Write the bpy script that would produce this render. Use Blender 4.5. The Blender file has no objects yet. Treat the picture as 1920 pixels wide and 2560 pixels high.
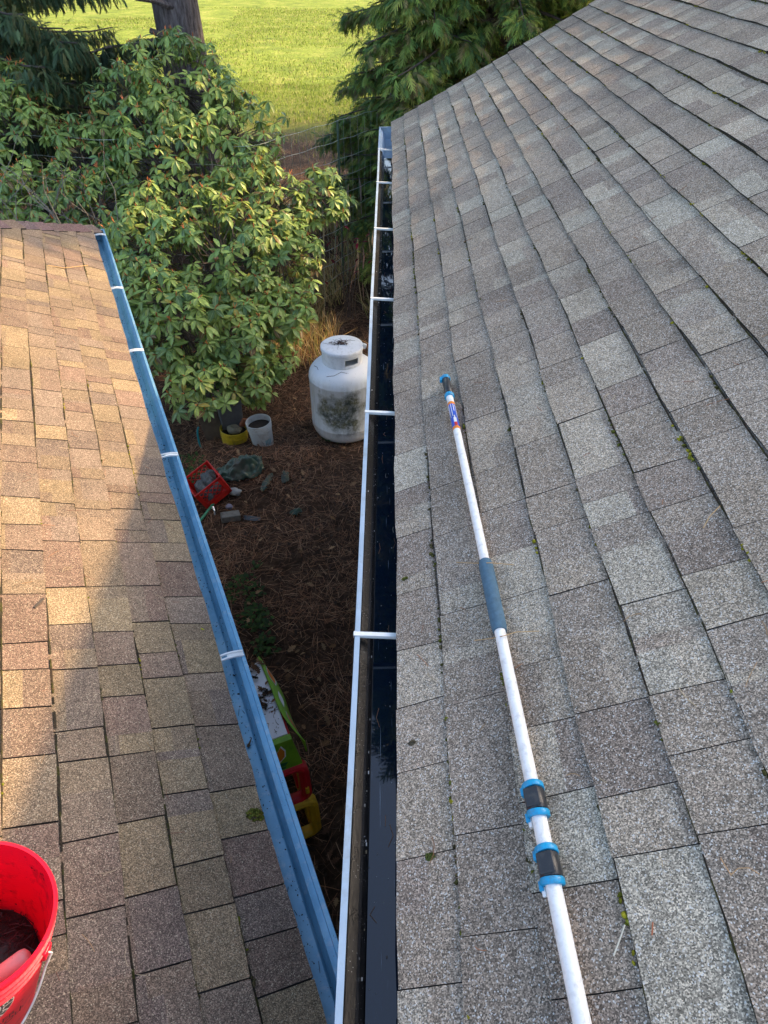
import bpy, bmesh, math, random
import numpy as np
from mathutils import Vector, Matrix, Quaternion, noise as mnoise
R = math.radians
sc = bpy.context.scene
# ---------------------------------------------------------------- camera
cam_d = bpy.data.cameras.new('camera'); cam = bpy.data.objects.new('camera', cam_d)
sc.collection.objects.link(cam); sc.camera = cam
cam_d.sensor_fit = 'VERTICAL'; cam_d.sensor_height = 36; cam_d.lens = 36*1700/2560
cam_d.clip_start = 0.05; cam_d.clip_end = 2000
cam.location = (0, 0, 0); cam.rotation_euler = (R(90-41.2), 0, 0)
# ---------------------------------------------------------------- light
SX, SY, SZ = 1.0, 0.40, 0.56
SUN_EL = math.atan2(SZ, math.hypot(SX, SY)); SUN_AZ = math.atan2(SX, SY)
w = bpy.data.worlds.new('World'); sc.world = w; w.use_nodes = True
nt = w.node_tree; bg = nt.nodes['Background']
sky = nt.nodes.new('ShaderNodeTexSky'); sky.sky_type = 'NISHITA'; sky.sun_disc = False
sky.sun_elevation = SUN_EL; sky.sun_rotation = SUN_AZ; sky.dust_density = 3.0; sky.ozone_density = 0.5
nt.links.new(sky.outputs[0], bg.inputs[0]); bg.inputs[1].default_value = 0.15
sd = bpy.data.lights.new('sun', 'SUN'); so = bpy.data.objects.new('sun', sd); sc.collection.objects.link(so)
sd.energy = 2.45; sd.angle = R(0.7); sd.color = (1.0, 0.68, 0.36)
so.rotation_euler = Vector((SX, SY, SZ)).to_track_quat('Z', 'Y').to_euler()
sc.view_settings.view_transform = 'Standard'; sc.view_settings.look = 'None'
sc.view_settings.gamma = 1; sc.view_settings.exposure = 1.78
# ---------------------------------------------------------------- helpers
C = sc.collection
rng = random.Random(7); nr = np.random.RandomState(11)

def tag(o, label=None, cat=None, group=None, kind=None):
    if label: o['label'] = label
    if cat: o['category'] = cat
    if group: o['group'] = group
    if kind: o['kind'] = kind
    return o

def empty(name, loc=(0, 0, 0), label=None, cat=None, group=None):
    o = bpy.data.objects.new(name, None); C.objects.link(o); o.location = loc
    o.empty_display_size = 0.1
    return tag(o, label, cat, group)

def attach(o, parent):
    o.parent = parent
    if parent is not None:
        o.matrix_parent_inverse = Matrix.Translation(-wloc(parent))

def wloc(o):
    # all empties are only translated; meshes hold world coordinates
    v = Vector(o.location)
    return v

class MB:
    """collects faces with material slots and face colours"""
    def __init__(s): s.v = []; s.f = []; s.m = []; s.c = []; s.uv = []
    def add(s, vs, fs, m=0, c=(1, 1, 1), uvs=None):
        b = len(s.v); s.v += [tuple(x) for x in vs]
        for k, f in enumerate(fs):
            s.f.append([b+i for i in f]); s.m.append(m); s.c.append(c)
            s.uv.append(uvs[k] if uvs else None)
        return s
    def box(s, c, half, rot=None, m=0, col=(1, 1, 1), taper=1.0):
        c = Vector(c); vs = []
        for z in (-1, 1):
            t = taper if z > 0 else 1
            for x, y in ((-1, -1), (1, -1), (1, 1), (-1, 1)):
                p = Vector((x*half[0]*t, y*half[1]*t, z*half[2]))
                if rot is not None: p = rot @ p
                vs.append(c+p)
        s.add(vs, [(3, 2, 1, 0), (4, 5, 6, 7), (0, 1, 5, 4), (1, 2, 6, 5), (2, 3, 7, 6), (3, 0, 4, 7)], m, col)
        return s
    def tube(s, pts, rads, n=8, m=0, col=(1, 1, 1), caps=True, wob=0.0):
        pts = [Vector(p) for p in pts]; rings = []
        if not hasattr(rads, '__len__'): rads = [rads]*len(pts)
        up = None
        for i, p in enumerate(pts):
            a = pts[max(0, i-1)]; b = pts[min(len(pts)-1, i+1)]
            d = (b-a).normalized() if (b-a).length > 1e-9 else Vector((0, 0, 1))
            if up is None:
                up = d.orthogonal().normalized()
            else:
                up = (up - d*up.dot(d)).normalized()
            q = d.cross(up)
            rings.append([p+(up*math.cos(t)+q*math.sin(t))*rads[i]*(1+wob*(rng.random()-.5)) for t in [2*math.pi*k/n for k in range(n)]])
        vs = [x for r in rings for x in r]; fs = []
        for i in range(len(rings)-1):
            for k in range(n):
                fs.append((i*n+k, i*n+(k+1) % n, (i+1)*n+(k+1) % n, (i+1)*n+k))
        if caps:
            fs.append(tuple(reversed(range(n)))); fs.append(tuple((len(rings)-1)*n+k for k in range(n)))
        s.add(vs, fs, m, col); return s
    def lathe(s, prof, mat4, n=32, m=0, col=(1, 1, 1), a0=0, a1=2*math.pi, close=True):
        vs = []; fs = []; k = n if close else n+1
        for r, z in prof:
            for i in range(k):
                t = a0+(a1-a0)*i/n
                vs.append(mat4 @ Vector((r*math.cos(t), r*math.sin(t), z)))
        for j in range(len(prof)-1):
            for i in range(n):
                i2 = (i+1) % k
                fs.append((j*k+i, j*k+i2, (j+1)*k+i2, (j+1)*k+i))
        s.add(vs, fs, m, col); return s
    def prism(s, outline, mapf, t0, t1, m=0, col=(1, 1, 1)):
        n = len(outline); vs = [mapf(a, b, t0) for a, b in outline]+[mapf(a, b, t1) for a, b in outline]
        fs = [tuple(range(n)), tuple(reversed(range(n, 2*n)))]+[(i, n+i, n+(i+1) % n, (i+1) % n) for i in range(n)]
        s.add(vs, fs, m, col); return s
    def build(s, name, mats, parent=None, smooth=True, angle=35, bevel=0, kind=None):
        me = bpy.data.meshes.new(name); me.from_pydata(s.v, [], s.f)
        if not isinstance(mats, (list, tuple)): mats = [mats]
        for x in mats: me.materials.append(x)
        me.polygons.foreach_set('material_index', s.m)
        ca_ = me.color_attributes.new('col', 'FLOAT_COLOR', 'CORNER')
        tot = sum(len(f) for f in s.f); arr = np.ones((tot, 4), dtype=np.float32)
        ln = np.array([len(f) for f in s.f]); arr[:, :3] = np.repeat(np.array(s.c, dtype=np.float32).reshape(-1, 3), ln, axis=0)
        ca_.data.foreach_set('color', arr.ravel())
        me.validate(clean_customdata=False)
        bm = bmesh.new(); bm.from_mesh(me); bmesh.ops.recalc_face_normals(bm, faces=bm.faces); bm.to_mesh(me); bm.free()
        o = bpy.data.objects.new(name, me); C.objects.link(o)
        if parent is not None: attach(o, parent)
        if smooth:
            me.polygons.foreach_set('use_smooth', [True]*len(me.polygons))
            try: me.set_sharp_from_angle(angle=R(angle))
            except Exception: pass
        if bevel:
            b = o.modifiers.new('bev', 'BEVEL'); b.width = bevel; b.segments = 2; b.limit_method = 'ANGLE'; b.angle_limit = R(40)
        if kind: o['kind'] = kind
        return o

def mesh_np(name, V, F, mat, parent=None, col=None, uv=None, smooth=False, kind=None):
    """V (N,3), F (M,k) arrays; col per face (M,3)"""
    V = np.asarray(V, dtype=np.float32); F = np.asarray(F, dtype=np.int32); k = F.shape[1]
    me = bpy.data.meshes.new(name)
    me.vertices.add(len(V)); me.vertices.foreach_set('co', V.ravel())
    me.loops.add(F.size); me.loops.foreach_set('vertex_index', F.ravel())
    me.polygons.add(len(F)); me.polygons.foreach_set('loop_start', np.arange(0, F.size, k, dtype=np.int32))
    me.polygons.foreach_set('loop_total', np.full(len(F), k, dtype=np.int32))
    me.update(calc_edges=True)
    if col is not None:
        a = me.color_attributes.new('col', 'FLOAT_COLOR', 'CORNER')
        arr = np.ones((F.size, 4), dtype=np.float32); arr[:, :3] = np.repeat(np.asarray(col, dtype=np.float32), k, axis=0)
        a.data.foreach_set('color', arr.ravel())
    if uv is not None:
        u = me.uv_layers.new(name='uv'); u.data.foreach_set('uv', np.asarray(uv, dtype=np.float32)[F.ravel()].ravel())
    if smooth: me.polygons.foreach_set('use_smooth', np.ones(len(F), dtype=bool))
    me.materials.append(mat)
    o = bpy.data.objects.new(name, me); C.objects.link(o)
    if parent is not None: attach(o, parent)
    if kind: o['kind'] = kind
    return o

def scatter(tv, tf, M, T):
    """template verts (n,3), faces (m,k); M (K,3,3), T (K,3)"""
    V = np.einsum('kij,nj->kni', M, tv)+T[:, None, :]
    F = tf[None]+(np.arange(len(M))*len(tv))[:, None, None]
    return V.reshape(-1, 3), F.reshape(-1, tf.shape[1])

def basis(d, up):
    """columns x=d, z~up ; arrays (K,3)"""
    d = d/np.linalg.norm(d, axis=1, keepdims=True)
    y = np.cross(up, d); y /= (np.linalg.norm(y, axis=1, keepdims=True)+1e-9)
    z = np.cross(d, y)
    return np.stack([d, y, z], axis=2)

# ---- materials
def newmat(name):
    m = bpy.data.materials.new(name); m.use_nodes = True
    return m, m.node_tree.nodes, m.node_tree.links, m.node_tree.nodes['Principled BSDF']
def nd(ns, t, **kw):
    n = ns.new(t)
    for k, v in kw.items(): setattr(n, k, v)
    return n
def ramp(ns, pts):
    r = ns.new('ShaderNodeValToRGB'); e = r.color_ramp.elements
    while len(e) < len(pts): e.new(.5)
    for i, (p, c) in enumerate(pts):
        e[i].position = p; e[i].color = (*c, 1) if len(c) == 3 else c
    return r
def g3(v): return (v, v, v)
def mixc(ns, ls, a, b, fac, mode='MIX'):
    m = ns.new('ShaderNodeMix'); m.data_type = 'RGBA'; m.blend_type = mode
    for inp, val in ((m.inputs[0], fac), (m.inputs[6], a), (m.inputs[7], b)):
        if hasattr(val, 'is_linked') or hasattr(val, 'links'): ls.new(val, inp)
        elif isinstance(val, (int, float)): inp.default_value = val
        else: inp.default_value = (*val, 1)
    return m.outputs[2]
def tnoise(ns, ls, co, scale, detail=4, rough=.6):
    n = ns.new('ShaderNodeTexNoise'); n.inputs['Scale'].default_value = scale
    n.inputs['Detail'].default_value = detail; n.inputs['Roughness'].default_value = rough
    ls.new(co, n.inputs['Vector']); return n.outputs[0]
def bump(ns, ls, p, h, dist=.001, strength=1):
    b = ns.new('ShaderNodeBump'); b.inputs['Distance'].default_value = dist; b.inputs['Strength'].default_value = strength
    ls.new(h, b.inputs['Height']); ls.new(b.outputs[0], p.inputs['Normal']); return b

def simple(name, col, rough=.5, metal=0, var=.25, scale=25, dirt=None, dirt_amt=.5, dirt_scale=9, bmp=.0004, bscale=180, spec=.5, coat=0, attr=False, speck=None):
    m, ns, ls, p = newmat(name)
    co = nd(ns, 'ShaderNodeTexCoord').outputs['Object']
    n = tnoise(ns, ls, co, scale, 5)
    r = ramp(ns, [(.25, g3(1-var)), (.75, g3(1+var*.5))]); ls.new(n, r.inputs[0])
    if attr:
        a = nd(ns, 'ShaderNodeVertexColor', layer_name='col'); base = a.outputs[0]
        out = mixc(ns, ls, base, r.outputs[0], 1.0, 'MULTIPLY')
    else:
        out = mixc(ns, ls, col, r.outputs[0], 1.0, 'MULTIPLY')
    if dirt:
        n2 = tnoise(ns, ls, co, dirt_scale, 8, .7); r2 = ramp(ns, [(.5, g3(0)), (.68, g3(1))]); ls.new(n2, r2.inputs[0])
        mm = nd(ns, 'ShaderNodeMath', operation='MULTIPLY'); ls.new(r2.outputs[0], mm.inputs[0]); mm.inputs[1].default_value = dirt_amt
        out = mixc(ns, ls, out, dirt, mm.outputs[0])
    if speck:
        v = nd(ns, 'ShaderNodeTexVoronoi'); v.inputs['Scale'].default_value = speck[1]; ls.new(co, v.inputs['Vector'])
        r3 = ramp(ns, [(.10, g3(1)), (.16, g3(0))]); ls.new(v.outputs['Distance'], r3.inputs[0])
        n3 = tnoise(ns, ls, co, speck[1]*.13, 3); r4 = ramp(ns, [(.48, g3(0)), (.6, g3(1))]); ls.new(n3, r4.inputs[0])
        mm = nd(ns, 'ShaderNodeMath', operation='MULTIPLY'); ls.new(r3.outputs[0], mm.inputs[0]); ls.new(r4.outputs[0], mm.inputs[1])
        out = mixc(ns, ls, out, speck[0], mm.outputs[0])
    ls.new(out, p.inputs['Base Color']); p.inputs['Roughness'].default_value = rough
    p.inputs['Metallic'].default_value = metal; p.inputs['Specular IOR Level'].default_value = spec
    p.inputs['Coat Weight'].default_value = coat
    if bmp: bump(ns, ls, p, tnoise(ns, ls, co, bscale, 3), bmp)
    return m

def shingle_mat(name, speck_col, light, contrast, moss=False):
    m, ns, ls, p = newmat(name)
    co = nd(ns, 'ShaderNodeTexCoord').outputs['Object']
    a = nd(ns, 'ShaderNodeVertexColor', layer_name='col').outputs[0]
    v = nd(ns, 'ShaderNodeTexVoronoi'); v.inputs['Scale'].default_value = 460; ls.new(co, v.inputs['Vector'])
    hs = nd(ns, 'ShaderNodeSeparateColor'); ls.new(v.outputs['Color'], hs.inputs[0])
    r = ramp(ns, [(0, g3(1-contrast)), (.45, g3(1-contrast*.45)), (.8, g3(1.0+contrast*.3)), (.97, g3(1+contrast*1.1))]); ls.new(hs.outputs[0], r.inputs[0])
    c = mixc(ns, ls, a, r.outputs[0], 1.0, 'MULTIPLY')
    r2 = ramp(ns, [(light, g3(0)), (light+.03, g3(1))]); ls.new(hs.outputs[1], r2.inputs[0])
    c = mixc(ns, ls, c, speck_col, r2.outputs[0])
    # weathering stains: large soft patches and runs
    n = tnoise(ns, ls, co, 2.3, 6, .65); r3 = ramp(ns, [(.3, g3(.78)), (.6, g3(1.06))]); ls.new(n, r3.inputs[0])
    c = mixc(ns, ls, c, r3.outputs[0], 1.0, 'MULTIPLY')
    n4 = tnoise(ns, ls, co, 38, 4, .6); r4 = ramp(ns, [(.3, g3(.86)), (.65, g3(1.08))]); ls.new(n4, r4.inputs[0])
    c = mixc(ns, ls, c, r4.outputs[0], 1.0, 'MULTIPLY')
    n5 = tnoise(ns, ls, co, 7, 5, .7); r5 = ramp(ns, [(.64, g3(0)), (.76, g3(.4))]); ls.new(n5, r5.inputs[0])
    c = mixc(ns, ls, c, (.10, .085, .07), r5.outputs[0])
    ls.new(c, p.inputs['Base Color']); p.inputs['Roughness'].default_value = .85; p.inputs['Specular IOR Level'].default_value = .25
    bump(ns, ls, p, hs.outputs[2], .0008, .6)
    return m

M = {}
M['shR'] = shingle_mat('gray_granules', (.62, .60, .55), .925, .72)
M['shL'] = shingle_mat('brown_granules', (.55, .47, .33), .945, .66)
M['asphalt'] = simple('asphalt_edge', (.022, .021, .02), .9)
M['white_metal'] = simple('white_painted_metal', (.38, .49, .60), .4, 0, .18, 9, (.24, .26, .25), .6, 11)
M['strap'] = simple('strap_metal', (.80, .82, .80), .35, 0, .1, 30)
M['dark_metal'] = simple('dark_wet_lining', (.016, .015, .014), .22, 0, .5, 18, (.04, .035, .03), .5, 40, speck=((.3, .3, .3), 160), spec=.35)
M['wood_trim'] = simple('brown_trim_wood', (.10, .055, .035), .7, 0, .3, 12)
M['siding'] = simple('painted_siding', (.72, .70, .66), .7, 0, .1, 6)
def gutter_blue():
    m, ns, ls, p = newmat('blue_galvanised_paint')
    co = nd(ns, 'ShaderNodeTexCoord').outputs['Object']
    n = tnoise(ns, ls, co, 5, 6, .7); r = ramp(ns, [(.3, (.13, .32, .48)), (.55, (.20, .43, .60)), (.75, (.34, .56, .68))]); ls.new(n, r.inputs[0])
    n2 = tnoise(ns, ls, co, 26, 7, .75); r2 = ramp(ns, [(.53, g3(0)), (.62, g3(.55))]); ls.new(n2, r2.inputs[0])
    c = mixc(ns, ls, r.outputs[0], (.40, .52, .60), r2.outputs[0])
    v = nd(ns, 'ShaderNodeTexVoronoi'); v.inputs['Scale'].default_value = 95; ls.new(co, v.inputs['Vector'])
    r3 = ramp(ns, [(.10, g3(1)), (.17, g3(0))]); ls.new(v.outputs['Distance'], r3.inputs[0])
    n3 = tnoise(ns, ls, co, 9, 3); r4 = ramp(ns, [(.46, g3(0)), (.6, g3(.9))]); ls.new(n3, r4.inputs[0])
    mm = nd(ns, 'ShaderNodeMath', operation='MULTIPLY'); ls.new(r3.outputs[0], mm.inputs[0]); ls.new(r4.outputs[0], mm.inputs[1])
    c = mixc(ns, ls, c, (.02, .03, .04), mm.outputs[0])
    ls.new(c, p.inputs['Base Color']); p.inputs['Roughness'].default_value = .3; p.inputs['Metallic'].default_value = .15
    bump(ns, ls, p, tnoise(ns, ls, co, 14, 3), .0015, .5)
    return m
M['blue'] = gutter_blue()
m, ns, ls, p = newmat('standing_water'); co = nd(ns, 'ShaderNodeTexCoord').outputs['Object']
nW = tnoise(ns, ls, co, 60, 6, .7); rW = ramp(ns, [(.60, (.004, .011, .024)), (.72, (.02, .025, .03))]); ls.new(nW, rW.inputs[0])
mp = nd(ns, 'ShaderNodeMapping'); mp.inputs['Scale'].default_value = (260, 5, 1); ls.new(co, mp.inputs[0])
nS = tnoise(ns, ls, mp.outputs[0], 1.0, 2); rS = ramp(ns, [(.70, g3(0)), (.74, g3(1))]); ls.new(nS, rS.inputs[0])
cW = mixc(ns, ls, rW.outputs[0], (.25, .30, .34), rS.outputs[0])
ls.new(cW, p.inputs['Base Color']); p.inputs['Roughness'].default_value = .02; p.inputs['IOR'].default_value = 1.6
bump(ns, ls, p, tnoise(ns, ls, co, 9, 2), .0006, .3)
M['water'] = m
# ---------------------------------------------------------------- frames of the two roofs
T1, T2 = .53, .50; H1, H2 = 1.41, 2.13
bR = .0062; vR = Vector((math.sin(bR), math.cos(bR), 0)); nRr = Vector((math.cos(bR), -math.sin(bR), 0))
f1 = math.atan(T1); f2 = math.atan(T2); Z = Vector((0, 0, 1))
OR = Vector((.030, 0, -H1)); upR = nRr*math.cos(f1)+Z*math.sin(f1); noR = -nRr*math.sin(f1)+Z*math.cos(f1)
def und(u, v): return .003*math.sin(v*1.3+u*2)+.0018*math.sin(v*4.1+u*5)
def PR(u, v, h=0): return OR+vR*v+upR*u+noR*(h+und(u, v))
AL = R(22.95); v2 = Vector((-math.sin(AL), math.cos(AL), 0)); n2 = Vector((math.cos(AL), math.sin(AL), 0))
OL = n2*.036+Z*(-H2); upL = -n2*math.cos(f2)+Z*math.sin(f2); noL = n2*math.sin(f2)+Z*math.cos(f2)
def PL(u, v, h=0): return OL+v2*v+upL*u+noL*(h+und(u, v+3))
def LP(p, q, z): return n2*p+v2*q+Z*z       # horizontal frame of the left house
def RP(x, y, z): return nRr*x+vR*y+Z*z
QH = 6.87                                    # v of the hip corner of the left roof
GZ = -4.9

def shingles(P, lines, v0, v1, pal, seed, clip=None, cell=(.15, .40), gap=.0010, thick=.0072, kr=.07):
    rg = random.Random(seed); mb = MB()
    for ci in range(len(lines)-1):
        ua, ub = lines[ci], lines[ci+1]+.03
        v = v0-rg.random()*.3
        vend = v1 if clip is None else min(v1, clip(ua))
        prev = 0; runs = []
        wave_a = rg.random()*6; wv = rg.uniform(.6, 1.6)
        while v < vend:
            w_ = rg.uniform(*cell)*(.55 if rg.random() < .18 else 1)
            ve = min(v+w_, vend); 
            if ve-v < .03: ve = vend; 
            # colour blocks inside a tab: upper band and lower band patches
            nb = 1 if w_ < .2 else rg.choice((1, 2, 2, 3))
            cuts = sorted([v]+[v+(ve-v)*rg.uniform(.25, .75) for _ in range(nb-1)]+[ve])
            lift = .0025*rg.random()
            gapw = gap; jit = rg.uniform(-.0022, .0022); skl = prev; sk = rg.uniform(-.007, .007); prev = sk
            curl = rg.uniform(0, .0022)
            for bi in range(len(cuts)-1):
                a, b = cuts[bi], cuts[bi+1]
                if b-a < .004: continue
                if bi == 0: a += gapw
                if bi == len(cuts)-2: b -= gapw
                base = rg.choice(pal); kk = rg.uniform(1-kr*1.3, 1+kr)
                base2 = rg.choice(pal) if rg.random() < .45 else base
                nu, nv = 3, max(1, int((b-a)/.06))
                fr = rg.uniform(.35, .8)
                us = [0, .5*fr, fr, 1.0] if base2 is not base else [0, .33, .66, 1.0]
                vs = []; fs = []
                cols = []
                for i in range(4):
                    for j in range(nv+1):
                        vv = a+(b-a)*j/nv
                        wav = .0035*math.sin(vv*3.1*wv+wave_a)+.0022*math.sin(vv*9.7+wave_a*2)+.0012*math.sin(vv*61+ci)
                        uu = ua+jit+wav+(ub-ua)*us[i]
                        edge = (skl if (bi == 0 and j == 0) else sk if (bi == len(cuts)-2 and j == nv) else 0)*(us[i]-.5)+(.0012*math.sin(i*2.3+vv*40) if j in (0, nv) else 0)*0
                        h = (thick+lift)*(1-us[i])+.0005+curl*(1-us[i])*math.sin(vv*17+ci)
                        vs.append(P(uu, vv+edge, h))
                k = nv+1
                for i in range(3):
                    for j in range(nv):
                        mb.add([vs[i*k+j], vs[i*k+j+1], vs[(i+1)*k+j+1], vs[(i+1)*k+j]], [(0, 1, 2, 3)], 0,
                               tuple(x*kk for x in (base if us[i] < fr-.01 or base2 is base else base2)))
                # butt edge
                for j in range(nv):
                    q0, q1 = vs[j], vs[j+1]
                    d = P(0, 0, -.0125)-P(0, 0, 0)
                    mb.add([q0, q1, q1+d, q0+d], [(0, 1, 2, 3)], 1)
                d = P(0, 0, -.006)-P(0, 0, 0)
                for j in (0, nv):
                    if (j == 0 and bi == 0) or (j == nv and bi == len(cuts)-2):
                        mb.add([vs[j], vs[3*k+j], vs[3*k+j]+d, vs[j]+d], [(0, 1, 2, 3)], 1)
            v = ve
    return mb

# ================================================================ ground
def gh(x, y):
    h = .035*mnoise.noise(Vector((x*1.3, y*1.3, 0)))+.02*mnoise.noise(Vector((x*4, y*4, 3)))
    if y > 11: h += .25*mnoise.noise(Vector((x*.15, y*.15, 7)))*min(1, (y-11)/6)
    h += .16*math.exp(-((x+1.6)**2/.25+(y-6.45)**2/.12))
    return GZ+h
def build_ground():
    xs = np.concatenate([[-400, -150, -60, -30, -18, -12, -9, -7], np.arange(-6, 2.01, .16), [3, 4.5, 7, 10, 15, 25, 60, 150, 400]])
    ys = np.concatenate([[-100, -30, -10, -4, -1], np.arange(0, 14, .16), np.arange(14, 30, 1), [32, 36, 42, 50, 65, 90, 140, 260, 600]])
    V = [(x, y, gh(x, y)) for y in ys for x in xs]; n = len(xs)
    F = [(j*n+i, j*n+i+1, (j+1)*n+i+1, (j+1)*n+i) for j in range(len(ys)-1) for i in range(n-1)]
    m, ns, ls, p = newmat('ground_soil_and_grass')
    co = nd(ns, 'ShaderNodeTexCoord').outputs['Object']
    # soil
    n1 = tnoise(ns, ls, co, 14, 8, .75); r1 = ramp(ns, [(.3, (.014, .009, .006)), (.5, (.05, .029, .018)), (.62, (.09, .054, .034)), (.8, (.17, .11, .07))]); ls.new(n1, r1.inputs[0])
    # grass
    n2_ = tnoise(ns, ls, co, .8, 6, .65); r2 = ramp(ns, [(.3, (.13, .18, .03)), (.5, (.22, .28, .035)), (.7, (.34, .34, .08))]); ls.new(n2_, r2.inputs[0])
    mp_ = nd(ns, 'ShaderNodeMapping'); mp_.inputs['Scale'].default_value = (1, .35, 1); ls.new(co, mp_.inputs[0])
    n3 = tnoise(ns, ls, mp_.outputs[0], 9, 5, .7); r3 = ramp(ns, [(.3, g3(.6)), (.6, g3(1.15))]); ls.new(n3, r3.inputs[0])
    g = mixc(ns, ls, r2.outputs[0], r3.outputs[0], 1, 'MULTIPLY')
    # boundary by distance with noise
    sp = nd(ns, 'ShaderNodeSeparateXYZ'); ls.new(co, sp.inputs[0])
    n4 = tnoise(ns, ls, co, .45, 6, .7)
    ma = nd(ns, 'ShaderNodeMath', operation='MULTIPLY_ADD'); ls.new(n4, ma.inputs[0]); ma.inputs[1].default_value = 9; ls.new(sp.outputs[1], ma.inputs[2])
    mr = nd(ns, 'ShaderNodeMapRange'); ls.new(ma.outputs[0], mr.inputs[0]); mr.inputs[1].default_value = 25.0; mr.inputs[2].default_value = 34
    c = mixc(ns, ls, r1.outputs[0], g, mr.outputs[0])
    ls.new(c, p.inputs['Base Color']); p.inputs['Roughness'].default_value = .95; p.inputs['Specular IOR Level'].default_value = .15
    bump(ns, ls, p, n1, .03, .8)
    o = mesh_np('ground', V, F, m, smooth=True); o['kind'] = 'structure'
build_ground()
# ================================================================ right house
palR = [(0.306, 0.246, 0.186), (0.327, 0.263, 0.197), (0.344, 0.278, 0.211), (0.363, 0.294, 0.221), (0.451, 0.378, 0.282), (0.396, 0.324, 0.241), (0.298, 0.236, 0.183), (0.319, 0.254, 0.192), (0.34, 0.278, 0.214), (0.4, 0.34, 0.258), (0.425, 0.37, 0.282)]
palL = [(0.227, 0.162, 0.118), (0.237, 0.162, 0.12), (0.247, 0.181, 0.124), (0.268, 0.2, 0.131), (0.258, 0.192, 0.136), (0.323, 0.242, 0.145), (0.242, 0.184, 0.138), (0.293, 0.221, 0.136), (0.217, 0.164, 0.127)]
def quad_np(name, pts, mat, parent): return mesh_np(name, [tuple(p) for p in pts], [(0, 1, 2, 3)], mat, parent)

RH = empty('house', (3, 2, GZ), 'taller house with gray asphalt shingle roof and white trimmed gutter, right side', 'house')
VE = 7.0
lines = [.0]+[-.020+.1425*i for i in range(1, 33)]
UT = lines[-1]
roof = shingles(PR, lines, -2.6, VE, palR, 3, cell=(.12, .33)).build('roof', [M['shR'], M['asphalt']], RH, smooth=False)
d = MB()
d.prism([(.002, -2.6), (UT, -2.6), (UT, VE-.012), (.002, VE-.012)], PR, -.006, -.0145, 0)
d.build('roof_deck', M['asphalt'], RH, smooth=False)
d = MB()
d.prism([(.0, VE-.03), (UT, VE-.03), (UT, VE), (.0, VE)], PR, -.0155, -.16, 0)
d.prism([(.02, -2.6), (.045, -2.6), (.045, VE-.032), (.02, VE-.032)], PR, -.016, -.17, 0)
d.build('fascia', M['wood_trim'], RH, smooth=False, bevel=.003)
# unseen block added beyond the ridge to cast the shadow on the low roof
d = MB()
def up(a, b, t): return Vector((t, a, b))
d.prism([(-5, GZ), (7.0, GZ), (7.0, .66), (4.7, .85), (2.8, 1.0), (-5, 1.64)], up, 4.01, 9.0, 0)
d.build('shadow_block', M['siding'], RH, smooth=False)
d = MB(); d.prism([(-2.6, GZ-.1), (6.75, GZ-.1), (6.75, -1.66), (-2.6, -1.66)], lambda a, b, t: RP(t, a, b), .42, 4.0, 0)
d.prism([(.05, -1.64), (.42, -1.64), (.42, -1.62), (.05, -1.62)], lambda a, b, t: RP(a, t, b), -2.6, 6.95, 0)
def tri(a, b, t): return RP(a, t, b)
d.prism([(.42, -1.66), (4.0, -1.66), (4.0, .60), (.42, -1.30)], tri, 6.70, 6.75, 0)
d.build('wall', M['siding'], RH, smooth=False)

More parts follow.
